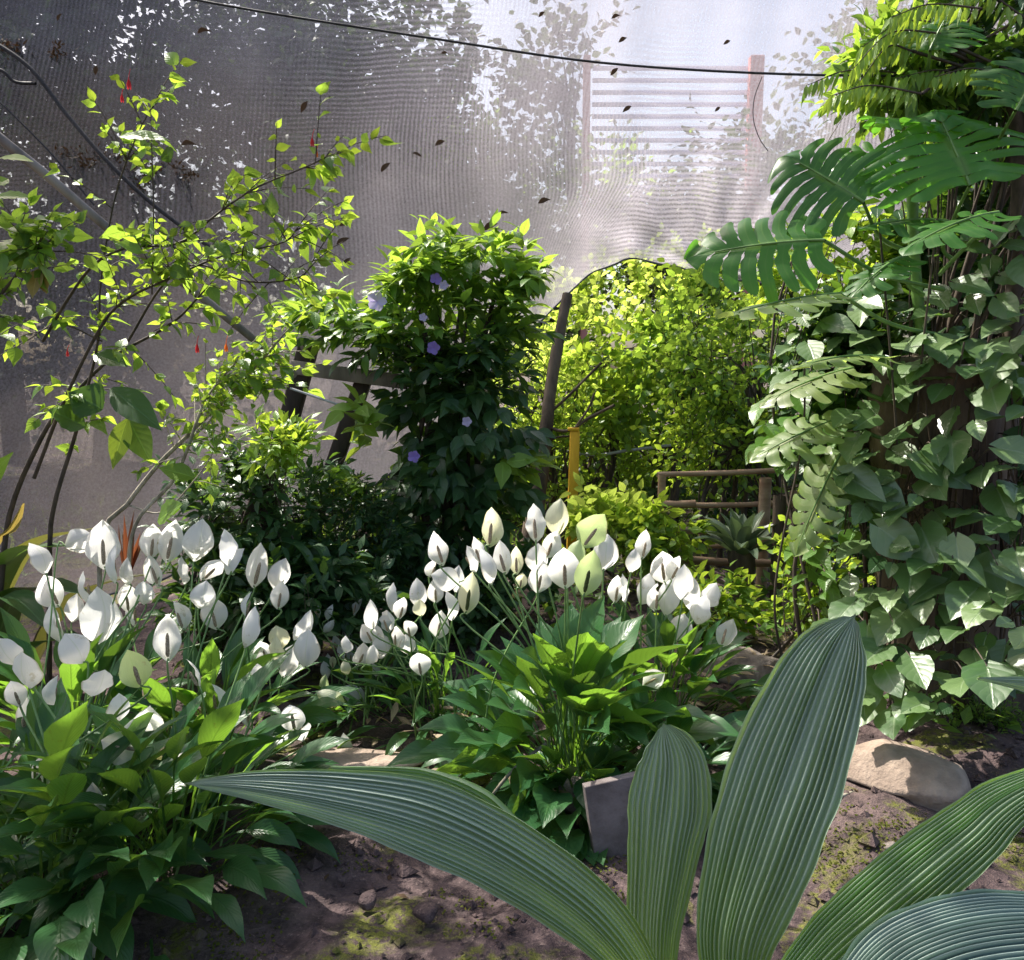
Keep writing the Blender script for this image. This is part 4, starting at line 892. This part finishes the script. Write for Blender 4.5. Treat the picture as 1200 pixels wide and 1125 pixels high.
F_mid = [(578, 617, 27, 44, 2, 'cb'), (629, 613, 27, 44, 0, 'b'), (657, 607, 28, 40, 5, 'cb'), (695, 622, 32, 40, 38, 'gb'), (563, 645, 14, 30, 5, 's'), (573, 663, 20, 38, 0, 'b'), (589, 653, 20, 34, -10, 'b'), (604, 657, 17, 32, 0, 'cb'),
         (630, 655, 24, 32, 5, 'b'), (633, 676, 24, 36, 3, 'b'), (661, 665, 33, 46, 0, 'f', 2.35), (690, 672, 29, 52, 4, 'gfk', 2.35), (647, 638, 22, 32, 15, 'b'), (710, 647, 28, 38, 10, 'b'), (552, 655, 14, 34, -15, 's'), (510, 645, 18, 34, -25, 's'),
         (550, 695, 25, 48, 8, 'cfk'), (611, 680, 14, 18, 5, 'cb'), (672, 650, 22, 32, 8, 'gb')]
F_midleft = [(522, 678, 24, 30, -75, 'b'), (490, 695, 22, 34, 0, 'b'), (460, 700, 18, 34, 0, 'b'), (510, 692, 20, 30, 5, 'f'), (530, 710, 18, 36, -12, 's'), (515, 732, 22, 32, 0, 'f'), (493, 712, 18, 16, 0, 'cb'), (455, 728, 20, 28, -10, 's'),
             (480, 735, 18, 28, -15, 'f'), (492, 777, 25, 32, -5, 'f', 2.7), (437, 720, 14, 32, -5, 's'), (447, 757, 18, 26, -10, 's'), (423, 767, 22, 26, 20, 'b'), (405, 755, 14, 20, 0, 's'), (430, 742, 18, 22, -30, 'b')]
F_midleft += [(470, 712, 16, 26, 10, 'b'), (482, 755, 18, 24, 20, 's'), (440, 740, 14, 26, -15, 's'), (466, 745, 16, 24, 5, 'b'), (432, 768, 16, 22, 15, 'b'), (505, 665, 14, 22, 0, 's'), (535, 680, 16, 28, 6, 'b')]
F_low = [(413, 815, 22, 28, -50, 'b'), (402, 873, 16, 32, 4, 'b', 2.7), (387, 818, 20, 32, -70, 'cb', 2.8), (377, 805, 12, 22, 5, 'gb'), (405, 782, 12, 18, 0, 'cb'), (395, 712, 9, 16, 10, 'b', 3.6), (407, 708, 8, 15, 0, 'b', 3.6), (388, 730, 9, 14, 0, 'b', 3.5), (402, 740, 9, 14, 15, 's', 3.4), (390, 775, 8, 18, 5, 'cb', 3.1), (420, 712, 12, 22, 30, 's', 3.5)]+[(370+rng.uniform(0, 75), 712+rng.uniform(0, 75), 10, 18, rng.normal(0, 20), 'b', 3.3) for _ in range(16)]
F_right2 = [(755, 638, 20, 34, 15, 'b'), (775, 662, 27, 40, 3, 'f'), (753, 690, 22, 38, 10, 's'), (742, 657, 16, 24, 20, 'b'), (783, 697, 24, 42, 10, 'b'), (800, 682, 26, 42, 8, 'b'), (797, 735, 24, 30, 10, 'b'), (808, 692, 24, 40, 0, 'b'), (853, 742, 20, 36, 25, 's'),
            (767, 798, 14, 26, 60, 's', 2.6), (735, 690, 18, 30, 0, 's'), (790, 665, 18, 28, 10, 'b'), (818, 715, 18, 34, 15, 's'), (722, 690, 18, 30, 0, 'b'), (828, 697, 14, 28, 20, 's'), (765, 700, 18, 30, -8, 's')]
lily('large central peace lily with cream and green blooms above upright broad leaves', 668, 903, 100, 1.05, .44, F_mid, 2.65, .066, (.22, .33), spread=.17, elev=(22, 86))
lily('peace lily on the left of the central clump with many small crowded blooms', 515, 845, 80, .9, .34, F_midleft, 3.0, .030, (.16, .24), spread=.2, elev=(20, 80))
lily('low peace lily in the dark gap left of the centre with scattered small blooms', 430, 830, 55, .75, .26, F_low, 3.0, .032, (.16, .24), spread=.2, elev=(15, 75))
lily('peace lily behind the central clump on its right with bright crowded blooms', 775, 835, 85, .9, .36, F_right2, 3.0, .042, (.2, .28), spread=.22, elev=(20, 82))
lily('peace lily of leaves alone leaning right beside the grey board', 790, 905, 40, .8, .30, [], 3.0, .045, spread=.15, elev=(10, 70))

lily('peace lily of leaves alone forming the dark drooping skirt of the central clump', 668, 925, 70, .62, .34, [], 2.6, .05, (.18, .27), spread=.2, elev=(18, 70))
lily('peace lily of leaves alone filling the shade between the two left clumps', 150, 1000, 70, .75, .36, [], 2.3, .045, (.17, .27), spread=.3, elev=(15, 75))
mb = MB(); c = ground(362, 985)+np.array([0, 0, .04]); flat_leaf(mb, c-np.array([.015, 0, .035]), c+np.array([.02, -.02, .045]), .014, np.array([.3, -1, .5]), .3, 8, 5, .5, .1)
props(mb.build('fallen_petal', M['spathe']), 'single pale fallen spathe resting on the mossy path edge', 'fallen petal')

# ------------------------------------------------------------------ stones, board
def rock(name, label, cat, c, s, mat, seed=0, rz=0, sub=4, amp=.14):
    import bmesh
    bm = bmesh.new(); bmesh.ops.create_icosphere(bm, subdivisions=sub, radius=1)
    V = np.array([v.co[:] for v in bm.verts]); Fo = [[v.index for v in f.verts] for f in bm.faces]; bm.free()
    g = np.random.default_rng(seed); 
    V = np.sign(V)*np.abs(V)**.85
    f = np.zeros(len(V))
    for k in range(14):
        w = g.normal(0, 1.0+k*.35, 3); f += np.sin(V@w+g.uniform(0, 6))*amp/(1+k*.4)
    V = V*(1+f)[:, None]
    for k in range(7):
        w = nz(g.normal(0, 1, 3)); lim = g.uniform(.72, .95); dd = V@w; V = V-w*np.maximum(0, dd-lim)[:, None]*.85
    V = V*np.array(s); ca, sa = math.cos(rz), math.sin(rz); V = V@np.array([[ca, sa, 0], [-sa, ca, 0], [0, 0, 1]])
    o = mesh(name, V+np.array(c), Fo, M[mat]); return props(o, label, cat)
c = ground(1063, 925); rock('rock', 'large flat topped pinkish rock lying behind the right pleated leaf', 'rock', (c[0], c[1]+.02, .035), (.215, .15, .078), 'rock', 5, -.15)
c = ground(405, 903); rock('stone', 'flat pale stone showing behind the left pleated leaf', 'stone', (c[0], c[1]+.03, .02), (.24, .09, .035), 'rock', 12, .05)
c = ground(870, 790); rock('stone', 'brown stone behind the tallest pleated leaf', 'stone', (c[0], c[1], .03), (.22, .14, .09), 'stone', 3)
c = ground(500, 1075); rock('stone', 'small dark clod on the path beneath the left pleated leaf', 'stone', (c[0], c[1], .012), (.03, .025, .018), 'soil', 4, sub=3)
c = ground(430, 1060); rock('stone', 'small rounded clod in the sun spots of the path', 'stone', (c[0], c[1], .012), (.024, .022, .016), 'soil', 6, sub=3)
c = ground(1045, 1000); rock('stone', 'small grey pebble on the moss before the rock', 'stone', (c[0], c[1], .012), (.03, .02, .014), 'stone', 7, sub=3)
c = ground(740, 985); rock('stone', 'low mossy stone at the foot of the grey board', 'stone', (c[0]-.12, c[1]+.22, .02), (.13, .07, .05), 'stone', 8)
mb = MB(); c0 = at(684, 945, 2.10); top = c0[2]; 
w = .33; a = ground(760, 1018); addbox(mb, (a[0]+.0, 2.17, .115), (w, .03, .235), rz=R(12), rx=R(-6), ry=R(-7))
props(mb.build('board', M['slab'], smooth=False), 'grey cement board standing on edge behind the upright pleated leaves', 'board')
for (xa, ya, xb, yb, d, rr, lab) in ((640, 880, 560, 960, 2.45, .006, 'bare thin stick leaning in the litter under the central clump'), (845, 1020, 1010, 930, 2.6, .006, 'thin bare twig lying before the pinkish rock'), (880, 850, 960, 880, 3.0, .02, 'short piece of log lying behind the tallest pleated leaf')):
    pa = ground(xa, ya) if xa != 640 else at(xa, ya, d); pb = ground(xb, yb); pa = pa+np.array([0, 0, rr+.02]); pb = pb+np.array([0, 0, rr+.01])
    mb = MB(); V, Fc, U = tube(smoothpts([pa, (pa+pb)/2+np.array([0, .01, .02]), pb], 10), rr, 6, .12); mb.add(V, Fc, U); props(mb.build('stick', M['stem']), lab, 'stick')

# ------------------------------------------------------------------ monstera
def monstera_mesh(att, tip, wpx, d0, d1, nrm, droop=.10, nl=8, curl=.15):
    A = at(*att, d0); B = at(*tip, d1); ax = B-A; L = np.linalg.norm(ax); ax = ax/L; S = nz(np.cross(ax, nrm)); N = nz(np.cross(S, ax))
    w = wpx/F*(d0+d1)/2
    mb = MB()
    ns, na = 6, 15; droop_l = rng.normal(-.05, .09, nl)
    for side in (-1, 1):
        for k in range(nl):
            # lobe k spans t in [k, k+1]/nl along the margin/midrib
            a = np.linspace(0, 1, na)
            hole = rng.random() < .75; w1 = 1-rng.uniform(.15, .4)*np.exp(-((a-rng.uniform(.2, .32))/rng.uniform(.05, .09))**2)*hole*(k > 0); sl = rng.uniform(.04, .22)
            w1 = np.where(a > .42, 1-sl*np.clip((a-.42)/.08, 0, 1)-(a-.42)*rng.uniform(.2, .42), w1)*1.0; w1 = np.minimum(w1, 1)
            V = np.zeros((na, ns, 3)); U = np.zeros((na, ns, 2))
            rnda = rng.uniform(.86, 1.06)
            for j in range(ns):
                b = j/(ns-1); bb = .5+(b-.5)*w1; tm = (k+bb)/nl                       # along midrib
                amax = (1-.13*abs(2*b-1)**3)*rnda
                aa = a*amax
                mid = tm*.86*L                                                        # foot of the vein
                marg_y = (tm**1.1*1.10-.10)*L                                        # margin is swept toward the tip, basal lobes fall back
                marg_x = w*np.sin(np.pi*np.clip(tm*.93+.09, 0, 1))**.62
                y = mid+(marg_y-mid)*aa**1.25+.05*L*np.sin(aa*np.pi)
                x = marg_x*aa
                z = -droop*(y/L)**2*L-curl*(x/w)**2*w+.18*x*0+.028*np.sin(aa*7+k)*w+.018*w*np.sin((b)*np.pi)*aa+droop_l[k]*aa*aa*w
                V[:, j] = A+ax*y[:, None]+S*(side*x)[:, None]+N*z[:, None]
                U[:, j, 0] = .5+side*.5*aa; U[:, j, 1] = tm
            idx = np.arange(na*ns).reshape(na, ns); Fc = np.stack([idx[:-1, :-1], idx[:-1, 1:], idx[1:, 1:], idx[1:, :-1]], -1).reshape(-1, 4)
            mb.add(V.reshape(-1, 3), Fc, U.reshape(-1, 2), .5)
    P = np.array([A+ax*y-N*(droop*(y/L)**2*L-.003) for y in np.linspace(0, .9*L, 10)]); V, Fc, U = tube(P, [.006, .0015], 6)
    return mb, (V, Fc, U), A
def monstera():
    base = ground(1100, 880); base[1] = 3.1
    r = thing('split_leaf_plant', 'climbing plant with huge split and holed leaves high on the right trunk', 'plant', (base[0], 3.1, 0))
    spec = [((1136, 218), (1096, 118), 112, 2.85, 2.95, (0, -1, .35), .05), ((1012, 238), (915, 172), 82, 2.85, 2.95, (.1, -1, .35), .08), ((966, 282), (800, 285), 66, 2.75, 2.8, (.0, -.9, .6), .18),
            ((985, 345), (835, 352), 45, 2.75, 2.65, (0, -.15, 1), .15), ((1170, 250), (1060, 262), 50, 2.6, 2.5, (0, -.3, 1), .25), ((1110, 150), (1005, 130), 46, 3.0, 3.0, (0, -.2, 1), .06),
            ((985, 532), (922, 650), 42, 3.0, 2.95, (-.8, -.5, .3), .12), ((1000, 432), (885, 455), 48, 3.0, 2.95, (-.1, -.2, 1), .2), ((985, 490), (872, 528), 48, 3.0, 2.95, (-.2, -.3, .9), .15),
            ((1060, 300), (990, 330), 40, 2.95, 2.8, (-.3, -.3, 1), .25), ((1190, 130), (1230, 60), 60, 2.8, 2.8, (0, -.8, .5), .1), ((1110, 260), (1010, 245), 46, 3.0, 2.9, (.1, -.3, 1), .2),
            ((1040, 420), (930, 400), 42, 2.9, 2.7, (-.2, -.2, 1), .22), ((1090, 60), (1110, 10), 50, 3.0, 3.0, (-.3, -.6, .8), .2), ((1040, 180), (975, 215), 60, 3.05, 3.0, (0.2, -.5, .8), .12)]
    for s in spec:
        mb, mid, A = monstera_mesh(*s[:7]); o = mb.build('leaf', M['monstera_glare' if s[0][1] > 330 else 'monstera'], r)
        m2 = MB(); m2.add(*mid); m2.build('midrib', M['green_stem'], o)
        root = np.array([max(A[0]+.1, at(1080, 400, 3.15)[0]+rng.uniform(-.15, .15)), 3.12, max(.8, A[2]-.12)])
        m2 = MB(); V, Fc, U = tube(smoothpts([root, (root+A)/2+np.array([0, .05, -.02]), A], 12), [.009, .006], 6); m2.add(V, Fc, U); m2.build('petiole', M['green_stem'], o)
    mb = MB(); V, Fc, U = tube(smoothpts([(base[0]+.1, 3.2, 0), (base[0]+.12, 3.2, 1.0), (base[0]+.0, 3.2, 1.8), (base[0]-.1, 3.1, 2.4)], 16), .022, 8, .1); mb.add(V, Fc, U); mb.build('stem', M['green_stem'], r)
monstera()

# big trunk on the right with hanging roots
def big_trunk():
    a = ground(1175, 872); x = a[0]; y = 3.25
    r = thing('tree_stump', 'thick rough brown trunk clad in hanging roots at the right', 'tree', (x, y, 0))
    P = smoothpts([(x, y, -.05), (x-.02, y, .35), (x-.08, y, .8), (x-.12, y, 1.2), (x-.14, y, 1.42)], 40); V, Fc, U = tube(P, [.30, .24, .23, .25, .23], 40, .03)
    nz_ = np.sin(U[:, 0]*2*np.pi*7+U[:, 1]*2)*.018+np.sin(U[:, 0]*2*np.pi*13)*.01; cen = np.repeat(P, 40, 0); V = V+nz(V-cen)*nz_[:, None]
    mb = MB(); mb.add(V, Fc, U); top = P[-1]; rr = V[-40:]; mb.V.append(np.vstack([rr, [top+np.array([0, 0, .03])]])); mb.F += [[mb.n+i, mb.n+(i+1) % 40, mb.n+40] for i in range(40)]; mb.U.append(np.zeros((41, 2))); mb.Rn.append(np.zeros(41)); mb.n += 41
    mb.build('trunk', M['bark'], r)
    # hanging roots / dry fibres on the lit side
    mb = MB()
    for k in range(110):
        px = rng.uniform(1060, 1215); py = rng.uniform(430, 640); d = rng.uniform(2.92, 3.1); a = at(px, py, d); L = rng.uniform(.2, .7)
        P = smoothpts([a, a+np.array([rng.normal(0, .02), rng.normal(0, .02), -L*.5]), a+np.array([rng.normal(0, .05), rng.normal(0, .03), -L])], 7); P[:, 2] = np.maximum(P[:, 2], .02)
        V, Fc, U = tube(P, rng.uniform(.0012, .005), 4, .2); mb.add(V, Fc, U)
    o = mb.build('hanging_roots', M['root'], r)
    # broken plank-like bark ledge on top
    mb = MB(); beam(mb, at(1120, 432, 2.95), at(1240, 428, 2.95), .03, .12); mb.build('bark_ledge', M['grey_wood'], r)
big_trunk()
bush('dark leafy mass behind the climbing vines at right', 1160, 330, 4.1, .6, .65, 110, 6, 6, .12, .036, 'dark_leaf', name='dark_bush', cat='bush', group=None, lens=(.1, .25), tr=.02)
bush('deep shade foliage behind the right trunk', 1110, 600, 4.3, .6, .7, 90, 6, 6, .12, .036, 'dark_leaf', name='dark_bush', cat='bush', group=None, lens=(.1, .25), tr=.02)
bush('dark foliage hanging in the upper right corner', 1190, 60, 3.3, .38, .36, 80, 5, 6, .10, .026, 'dark_leaf', name='dark_bush', cat='bush', group=None, lens=(.08, .22), tr=.02)

bush('dark foliage between the thicket and the right trunk', 985, 450, 3.55, .22, .42, 70, 5, 6, .09, .03, 'dark_leaf', name='dark_bush', cat='bush', group=None, lens=(.08, .2), tr=.012)
# hanging leaflets top right
def leaflet_tree():
    base = ground(1250, 880); r = thing('drooping_leaf_tree', 'branches with drooping yellow leaflets in the top right corner', 'tree', (1.95, 3.2, 0))
    fronds = [((1110, 40), (1045, 38), (1000, 80)), ((1120, 30), (1060, 25), (1010, 55)), ((1090, 90), (1000, 82), (945, 100)), ((1140, 95), (1100, 82), (1050, 92)), ((1180, 92), (1140, 80), (1095, 90)), ((1150, 10), (1090, 5), (1045, 20)), ((1200, 20), (1150, -10), (1110, 5)), ((1080, 110), (1020, 100), (975, 112)), ((1110, 60), (1060, 50), (1025, 70)), ((1070, 60), (1040, 55), (1008, 95)), ((1200, 90), (1180, 84), (1150, 92))]
    fol = MB(); st = MB()
    P = smoothpts([(1.95, 3.2, 0), (1.98, 3.25, 1.3), (1.9, 3.2, 2.3), at(1110, 50, 3.15)], 20); V, Fc, U = tube(P, [.05, .035, .012], 7, .05); st.add(V, Fc, U)
    for i, f in enumerate(fronds):
        d = 3.05+rng.uniform(-.1, .1); Q = smoothpts([at(*p, d) for p in f], 17); V, Fc, U = tube(Q, [.004, .0015], 5); st.add(V, Fc, U)
        V, Fc, U = tube(smoothpts([P[-1-i % 5], Q[0]], 4), .006, 5); st.add(V, Fc, U)
        T = nz(np.gradient(Q, axis=0)); pos = np.repeat(Q[1:], 2, 0); n = len(pos); sg = np.tile([-1, 1], n//2)
        D = np.repeat(T[1:], 2, 0)*.35+np.array([0, -.35, 0])*sg[:, None]+np.array([0, 0, -1.0])+rng.normal(0, .15, (n, 3))
        V, Fc, U, rn = scatter(pos, D, rng.normal(0, .25, (n, 3))+np.array([-.5, -1, .2]), rng.uniform(.05, .085, n), rng.uniform(.006, .010, n), .1, rows=6)
        fol.add(V, Fc, U, rn)
    st.build('branches', M['dark_stem'], r); fol.build('foliage', M['bright_leaf'], r)
leaflet_tree()
bush('green twiggy foliage under the drooping yellow leaflets', 1060, 75, 3.3, .25, .16, 46, 5, 6, .08, .02, 'mid_leaf', name='leafy_plant', cat='plant', group=None, lens=(.08, .2), tr=.008)
bush('bright leaves behind the great split leaves', 1000, 310, 4.3, .45, .22, 46, 4, 5, .09, .03, 'bright_leaf', name='leafy_plant', cat='plant', group=None, lens=(.08, .2), tr=.01)

# broad leaved vines on the right
def vine(label, region, n, d, size, seed, mat='vine_leaf', glare=.5):
    r = thing('broad_leaf_vine', label, 'vine', (at(region[0][0], 880, d)[0], d+.15, 0), 'broad leaved vines climbing the right trunk')
    reg = np.array(region, float); pts = []
    while len(pts) < n:
        x = rng.uniform(reg[:, 0].min(), reg[:, 0].max()); y = rng.uniform(reg[:, 1].min(), reg[:, 1].max())
        c = False; j = len(reg)-1
        for i in range(len(reg)):
            if (reg[i, 1] > y) != (reg[j, 1] > y) and x < (reg[j, 0]-reg[i, 0])*(y-reg[i, 1])/(reg[j, 1]-reg[i, 1])+reg[i, 0]: c = not c
            j = i
        if c and all((x-p[0])**2+(y-p[1])**2 > 23**2 for p in pts): pts.append((x, y))
        elif c and rng.random() < .004: pts.append((x, y))
    sm = MB()
    for (x, y) in pts:
        dd = d+rng.uniform(-.14, .06)+.12-.60*(y-500)/400-.16*(x-1100)/100; a = at(x, y, dd); L = size*rng.choice([.5, .7, .85, 1.0, 1.2])*rng.uniform(.85, 1.15)
        out = nz(np.array([rng.normal(-.45, .6), rng.uniform(-1.0, -.35), rng.uniform(-.75, .0)])); w = L*rng.uniform(.30, .38)
        nrm = np.array([rng.normal(-.5, .25), -.42+rng.normal(0, .22), .75]); L *= dd/3.0
        mb = MB(); flat_leaf(mb, a, a+out*L, w, nrm, rng.uniform(.05, .35), 10, 9, rng.uniform(.05, .4), .10, .30, 1.0, True, rng.random()); mb.build('leaf', M[mat], r)
        back = a+np.array([rng.uniform(0, .08), .12+rng.uniform(0, .1), -.06+rng.normal(0, .04)]); back[2] = max(.03, back[2])
        V, Fc, U = tube(smoothpts([back, (back+a)/2+np.array([0, 0, .03]), a], 6), .0026, 5); sm.add(V, Fc, U)
    xs = [p[0] for p in pts]
    for k in range(2 if mat == 'vine_leaf' else 1):
        x0 = rng.uniform(min(xs), max(xs)); P = smoothpts([at(x0, 870, d+.18)*np.array([1, 1, 0]), at(x0+rng.uniform(-30, 30), 700, d+.15), at(x0+rng.uniform(-30, 30), 520, d+.15), at(x0+rng.uniform(-30, 30), min(p[1] for p in pts), d+.12)], 20)
        V, Fc, U = tube(P, [.006, .004], 6, .1); sm.add(V, Fc, U)
    sm.build('stems', M['dark_stem'], r)
vine('vine with broad pale shining leaves low on the trunk above the rock', [(1010, 560), (1200, 600), (1215, 760), (1150, 805), (1060, 835), (1010, 825), (985, 740)], 70, 2.85, .165, 1)
vine('vine with broad shining leaves at mid height on the trunk', [(1000, 400), (1215, 400), (1215, 600), (1120, 560), (1010, 620), (975, 560)], 56, 2.8, .165, 2)
vine('vine with dense leaves under the great split leaves', [(930, 360), (1080, 290), (1215, 250), (1215, 420), (1100, 430), (1000, 480), (920, 440)], 74, 2.85, .145, 3)
vine('vine of small dark leaves hugging the bark behind the broad leaved ones', [(990, 330), (1215, 330), (1215, 800), (1060, 850), (1010, 700)], 95, 3.12, .105, 6, 'dark_leaf')
vine('vine of darker leaves spilling left toward the fence', [(900, 420), (1000, 430), (1000, 640), (960, 740), (935, 640), (930, 560), (890, 520)], 70, 3.1, .11, 4, 'mid_leaf')

# ------------------------------------------------------------------ foreground pleated plant
def pleated(r, pts, hws, npl, mat, tilt=0.0, base=None, vfold=.25, wide=1.0, name='leaf', n=90, conv=True):
    """pts (px,py,depth), hws half widths in photo pixels; blade folded into npl pleats each side"""
    C = smoothpts([at(*p) for p in pts], n); D = np.array([p[2] for p in pts], float)
    hw = np.interp(np.linspace(0, 1, n), np.linspace(0, 1, len(hws)), [h/F*dd for h, dd in zip(hws, D)])
    k = np.ones(7)/7; hp = np.pad(hw, 3, mode='edge'); hw2 = np.convolve(hp, k, 'valid'); hw2[-3:] = np.minimum(hw2[-3:], [.004, .002, .0004]); hw = hw2
    T = nz(np.gradient(C, axis=0)); view = nz(C-np.array([0, 0, CAMZ])); S0 = nz(np.cross(T, view)); Nv = nz(np.cross(S0, T))
    S = nz(S0*math.cos(tilt)+Nv*math.sin(tilt)); N = nz(np.cross(S, T)); N = np.where((np.sum(N*view, 1) > 0)[:, None], -N, N)
    hw = hw/max(.3, math.cos(tilt))
    per = 8; nc = 2*npl*per+1; us = np.linspace(-1, 1, nc); t = np.linspace(0, 1, n)
    tri = 2*np.abs((us*npl) % 1-.5)                        # 1 at ridge, 0 in groove
    tri = .5-.5*np.cos(np.pi*tri)*1.0
    V = np.zeros((n, nc, 3))
    am = np.minimum(hw/npl*.62, .006)
    jit = rng.normal(0, .3, nc//per+2); jj = np.interp(np.arange(nc)/per, np.arange(len(jit)), jit)
    for j, u in enumerate(us):
        lat = u+0.0
        off = am*(tri[j]*2-1)*(1+jj[j])*(1+.25*np.sin(t*7+j*.11))+.06*hw*np.sin(t*4.3+u*2.1+hw[n//2]*90)+vfold*abs(u)*hw*-1+.03*hw*np.sin(t*9+u*3)
        lat = u+.25/npl*math.sin(u*9.1+npl)*(1-u*u)
        edge = 1+(.012*np.sin(t*61+u)+.01*np.sin(t*23))*(abs(u) > .93)
        V[:, j] = C+S*(hw*lat*edge)[:, None]+N*off[:, None]
    idx = np.arange(n*nc).reshape(n, nc); Fc = np.stack([idx[:-1, :-1], idx[:-1, 1:], idx[1:, 1:], idx[1:, :-1]], -1).reshape(-1, 4)
    U = np.stack([np.tile(us*npl+.75+npl*2-.5, n), np.repeat(t, nc)], 1)
    mb = MB(); mb.add(V.reshape(-1, 3), Fc, U, rng.random()); o = mb.build(name, M[mat], r)
    if base is not None:
        m2 = MB(); V, Fc, U = tube(smoothpts([base, base+(C[0]-base)*.5+np.array([0, 0, .02]), C[0]], 12), [.011, .007, .006], 8); m2.add(V, Fc, U); m2.build('petiole', M['green_stem'], o)
    return o
pb = at(850, 1500, 1.22); pb[2] = 0.0
pp = thing('pleated_leaf_plant', 'young palm like plant with long pleated blades in the near foreground', 'plant', pb)
pleated(pp, [(858, 1260, 1.22), (858, 1180, 1.22), (857, 1100, 1.22), (885, 1000, 1.24), (919, 900, 1.27), (957, 800, 1.30), (980, 752, 1.32), (1003, 719, 1.34)], [14, 34, 50, 67, 69, 54, 37, 2], 9, 'pleat', .22, pb)
pleated(pp, [(790, 1260, 1.32), (775, 1180, 1.32), (769, 1100, 1.32), (780, 1000, 1.34), (787, 950, 1.35), (790, 900, 1.36), (785, 870, 1.37), (777, 847, 1.38)], [12, 24, 33, 45, 52, 44, 29, 2], 8, 'pleat', -.3, pb)
pleated(pp, [(800, 1290, 1.15), (760, 1170, 1.13), (700, 1085, 1.12), (600, 1012, 1.12), (500, 964, 1.13), (400, 938, 1.16), (300, 923, 1.2), (215, 918, 1.25)], [10, 26, 40, 46, 48, 34, 19, 2], 8, 'pleat', .35, pb)
pleated(pp, [(860, 1290, 1.15), (915, 1180, 1.13), (968, 1115, 1.13), (1020, 1068, 1.13), (1077, 1020, 1.14), (1133, 975, 1.15), (1185, 933, 1.17), (1300, 875, 1.2)], [12, 28, 38, 42, 42, 38, 30, 3], 8, 'pleat_green', .3, pb)
pleated(pp, [(900, 1330, 1.05), (970, 1230, 1.03), (1040, 1140, 1.02), (1110, 1100, 1.02), (1200, 1085, 1.03), (1290, 1090, 1.05), (1380, 1130, 1.08)], [12, 40, 55, 52, 50, 35, 3], 10, 'pleat_blue', .45, pb)
pleated(pp, [(640, 1010, 1.20), (560, 950, 1.20), (500, 923, 1.21), (440, 912, 1.22), (385, 900, 1.24)], [8, 20, 17, 10, 1], 4, 'pleat_green', .9, None)
p2 = thing('pleated_leaf_plant', 'second pleated leaf plant of which only one narrow tip enters at the right edge', 'plant', (1.35, 1.55, 0))
pleated(p2, [(1420, 960, 1.6), (1330, 850, 1.6), (1250, 812, 1.6), (1200, 802, 1.6), (1145, 795, 1.6)], [20, 34, 18, 9, 1], 4, 'pleat', .5, np.array([1.35, 1.55, 0.0]))

c = np.array([-2.1, 3.7, 4.75]); tree('unseen_shade_tree', 'unseen tree added at the left to shade the near path', 'tree', (-6.2, 3.4, 0), c, (2.0, .75, .3), 26, 6, 7, .12, .04, M['tree_leaf'], trunk_r=.14, lens=(.3, .7), hollow=.1, twigs=False, limbs_k=20)  # unseen crown added to dapple the near path with shade
# ------------------------------------------------------------------ light
EL, AZ = R(52), R(-46)              # sun behind the garden, a little to the left
sun_dir = Vector((math.sin(AZ)*math.cos(EL), math.cos(AZ)*math.cos(EL), math.sin(EL)))
w = bpy.data.worlds.new('World'); sc.world = w; w.use_nodes = True; nt = w.node_tree; nt.nodes.clear()
sky = nt.nodes.new('ShaderNodeTexSky'); sky.sky_type = 'NISHITA'; sky.sun_disc = False; sky.sun_elevation = EL; sky.sun_rotation = AZ
sky.air_density = 1.0; sky.dust_density = 5.0; sky.ozone_density = 0.6
bg = nt.nodes.new('ShaderNodeBackground'); bg.inputs[1].default_value = 0.28; ow = nt.nodes.new('ShaderNodeOutputWorld')
nt.links.new(sky.outputs[0], bg.inputs[0]); nt.links.new(bg.outputs[0], ow.inputs[0])
sd = bpy.data.lights.new('sun', 'SUN'); sd.energy = 9.5; sd.angle = R(.53); sd.color = (1.0, .95, .86)
so = bpy.data.objects.new('sun', sd); COL.objects.link(so); so.rotation_euler = sun_dir.to_track_quat('Z', 'Y').to_euler(); so.location = (0, 0, 8)
sc.view_settings.view_transform = 'Standard'; sc.view_settings.look = 'None'; sc.view_settings.exposure = 0
sc.cycles.transparent_max_bounces = 12; sc.cycles.max_bounces = 8; sc.cycles.transmission_bounces = 6; sc.cycles.diffuse_bounces = 4
for o in bpy.data.objects:
    if 'org' in o: del o['org']
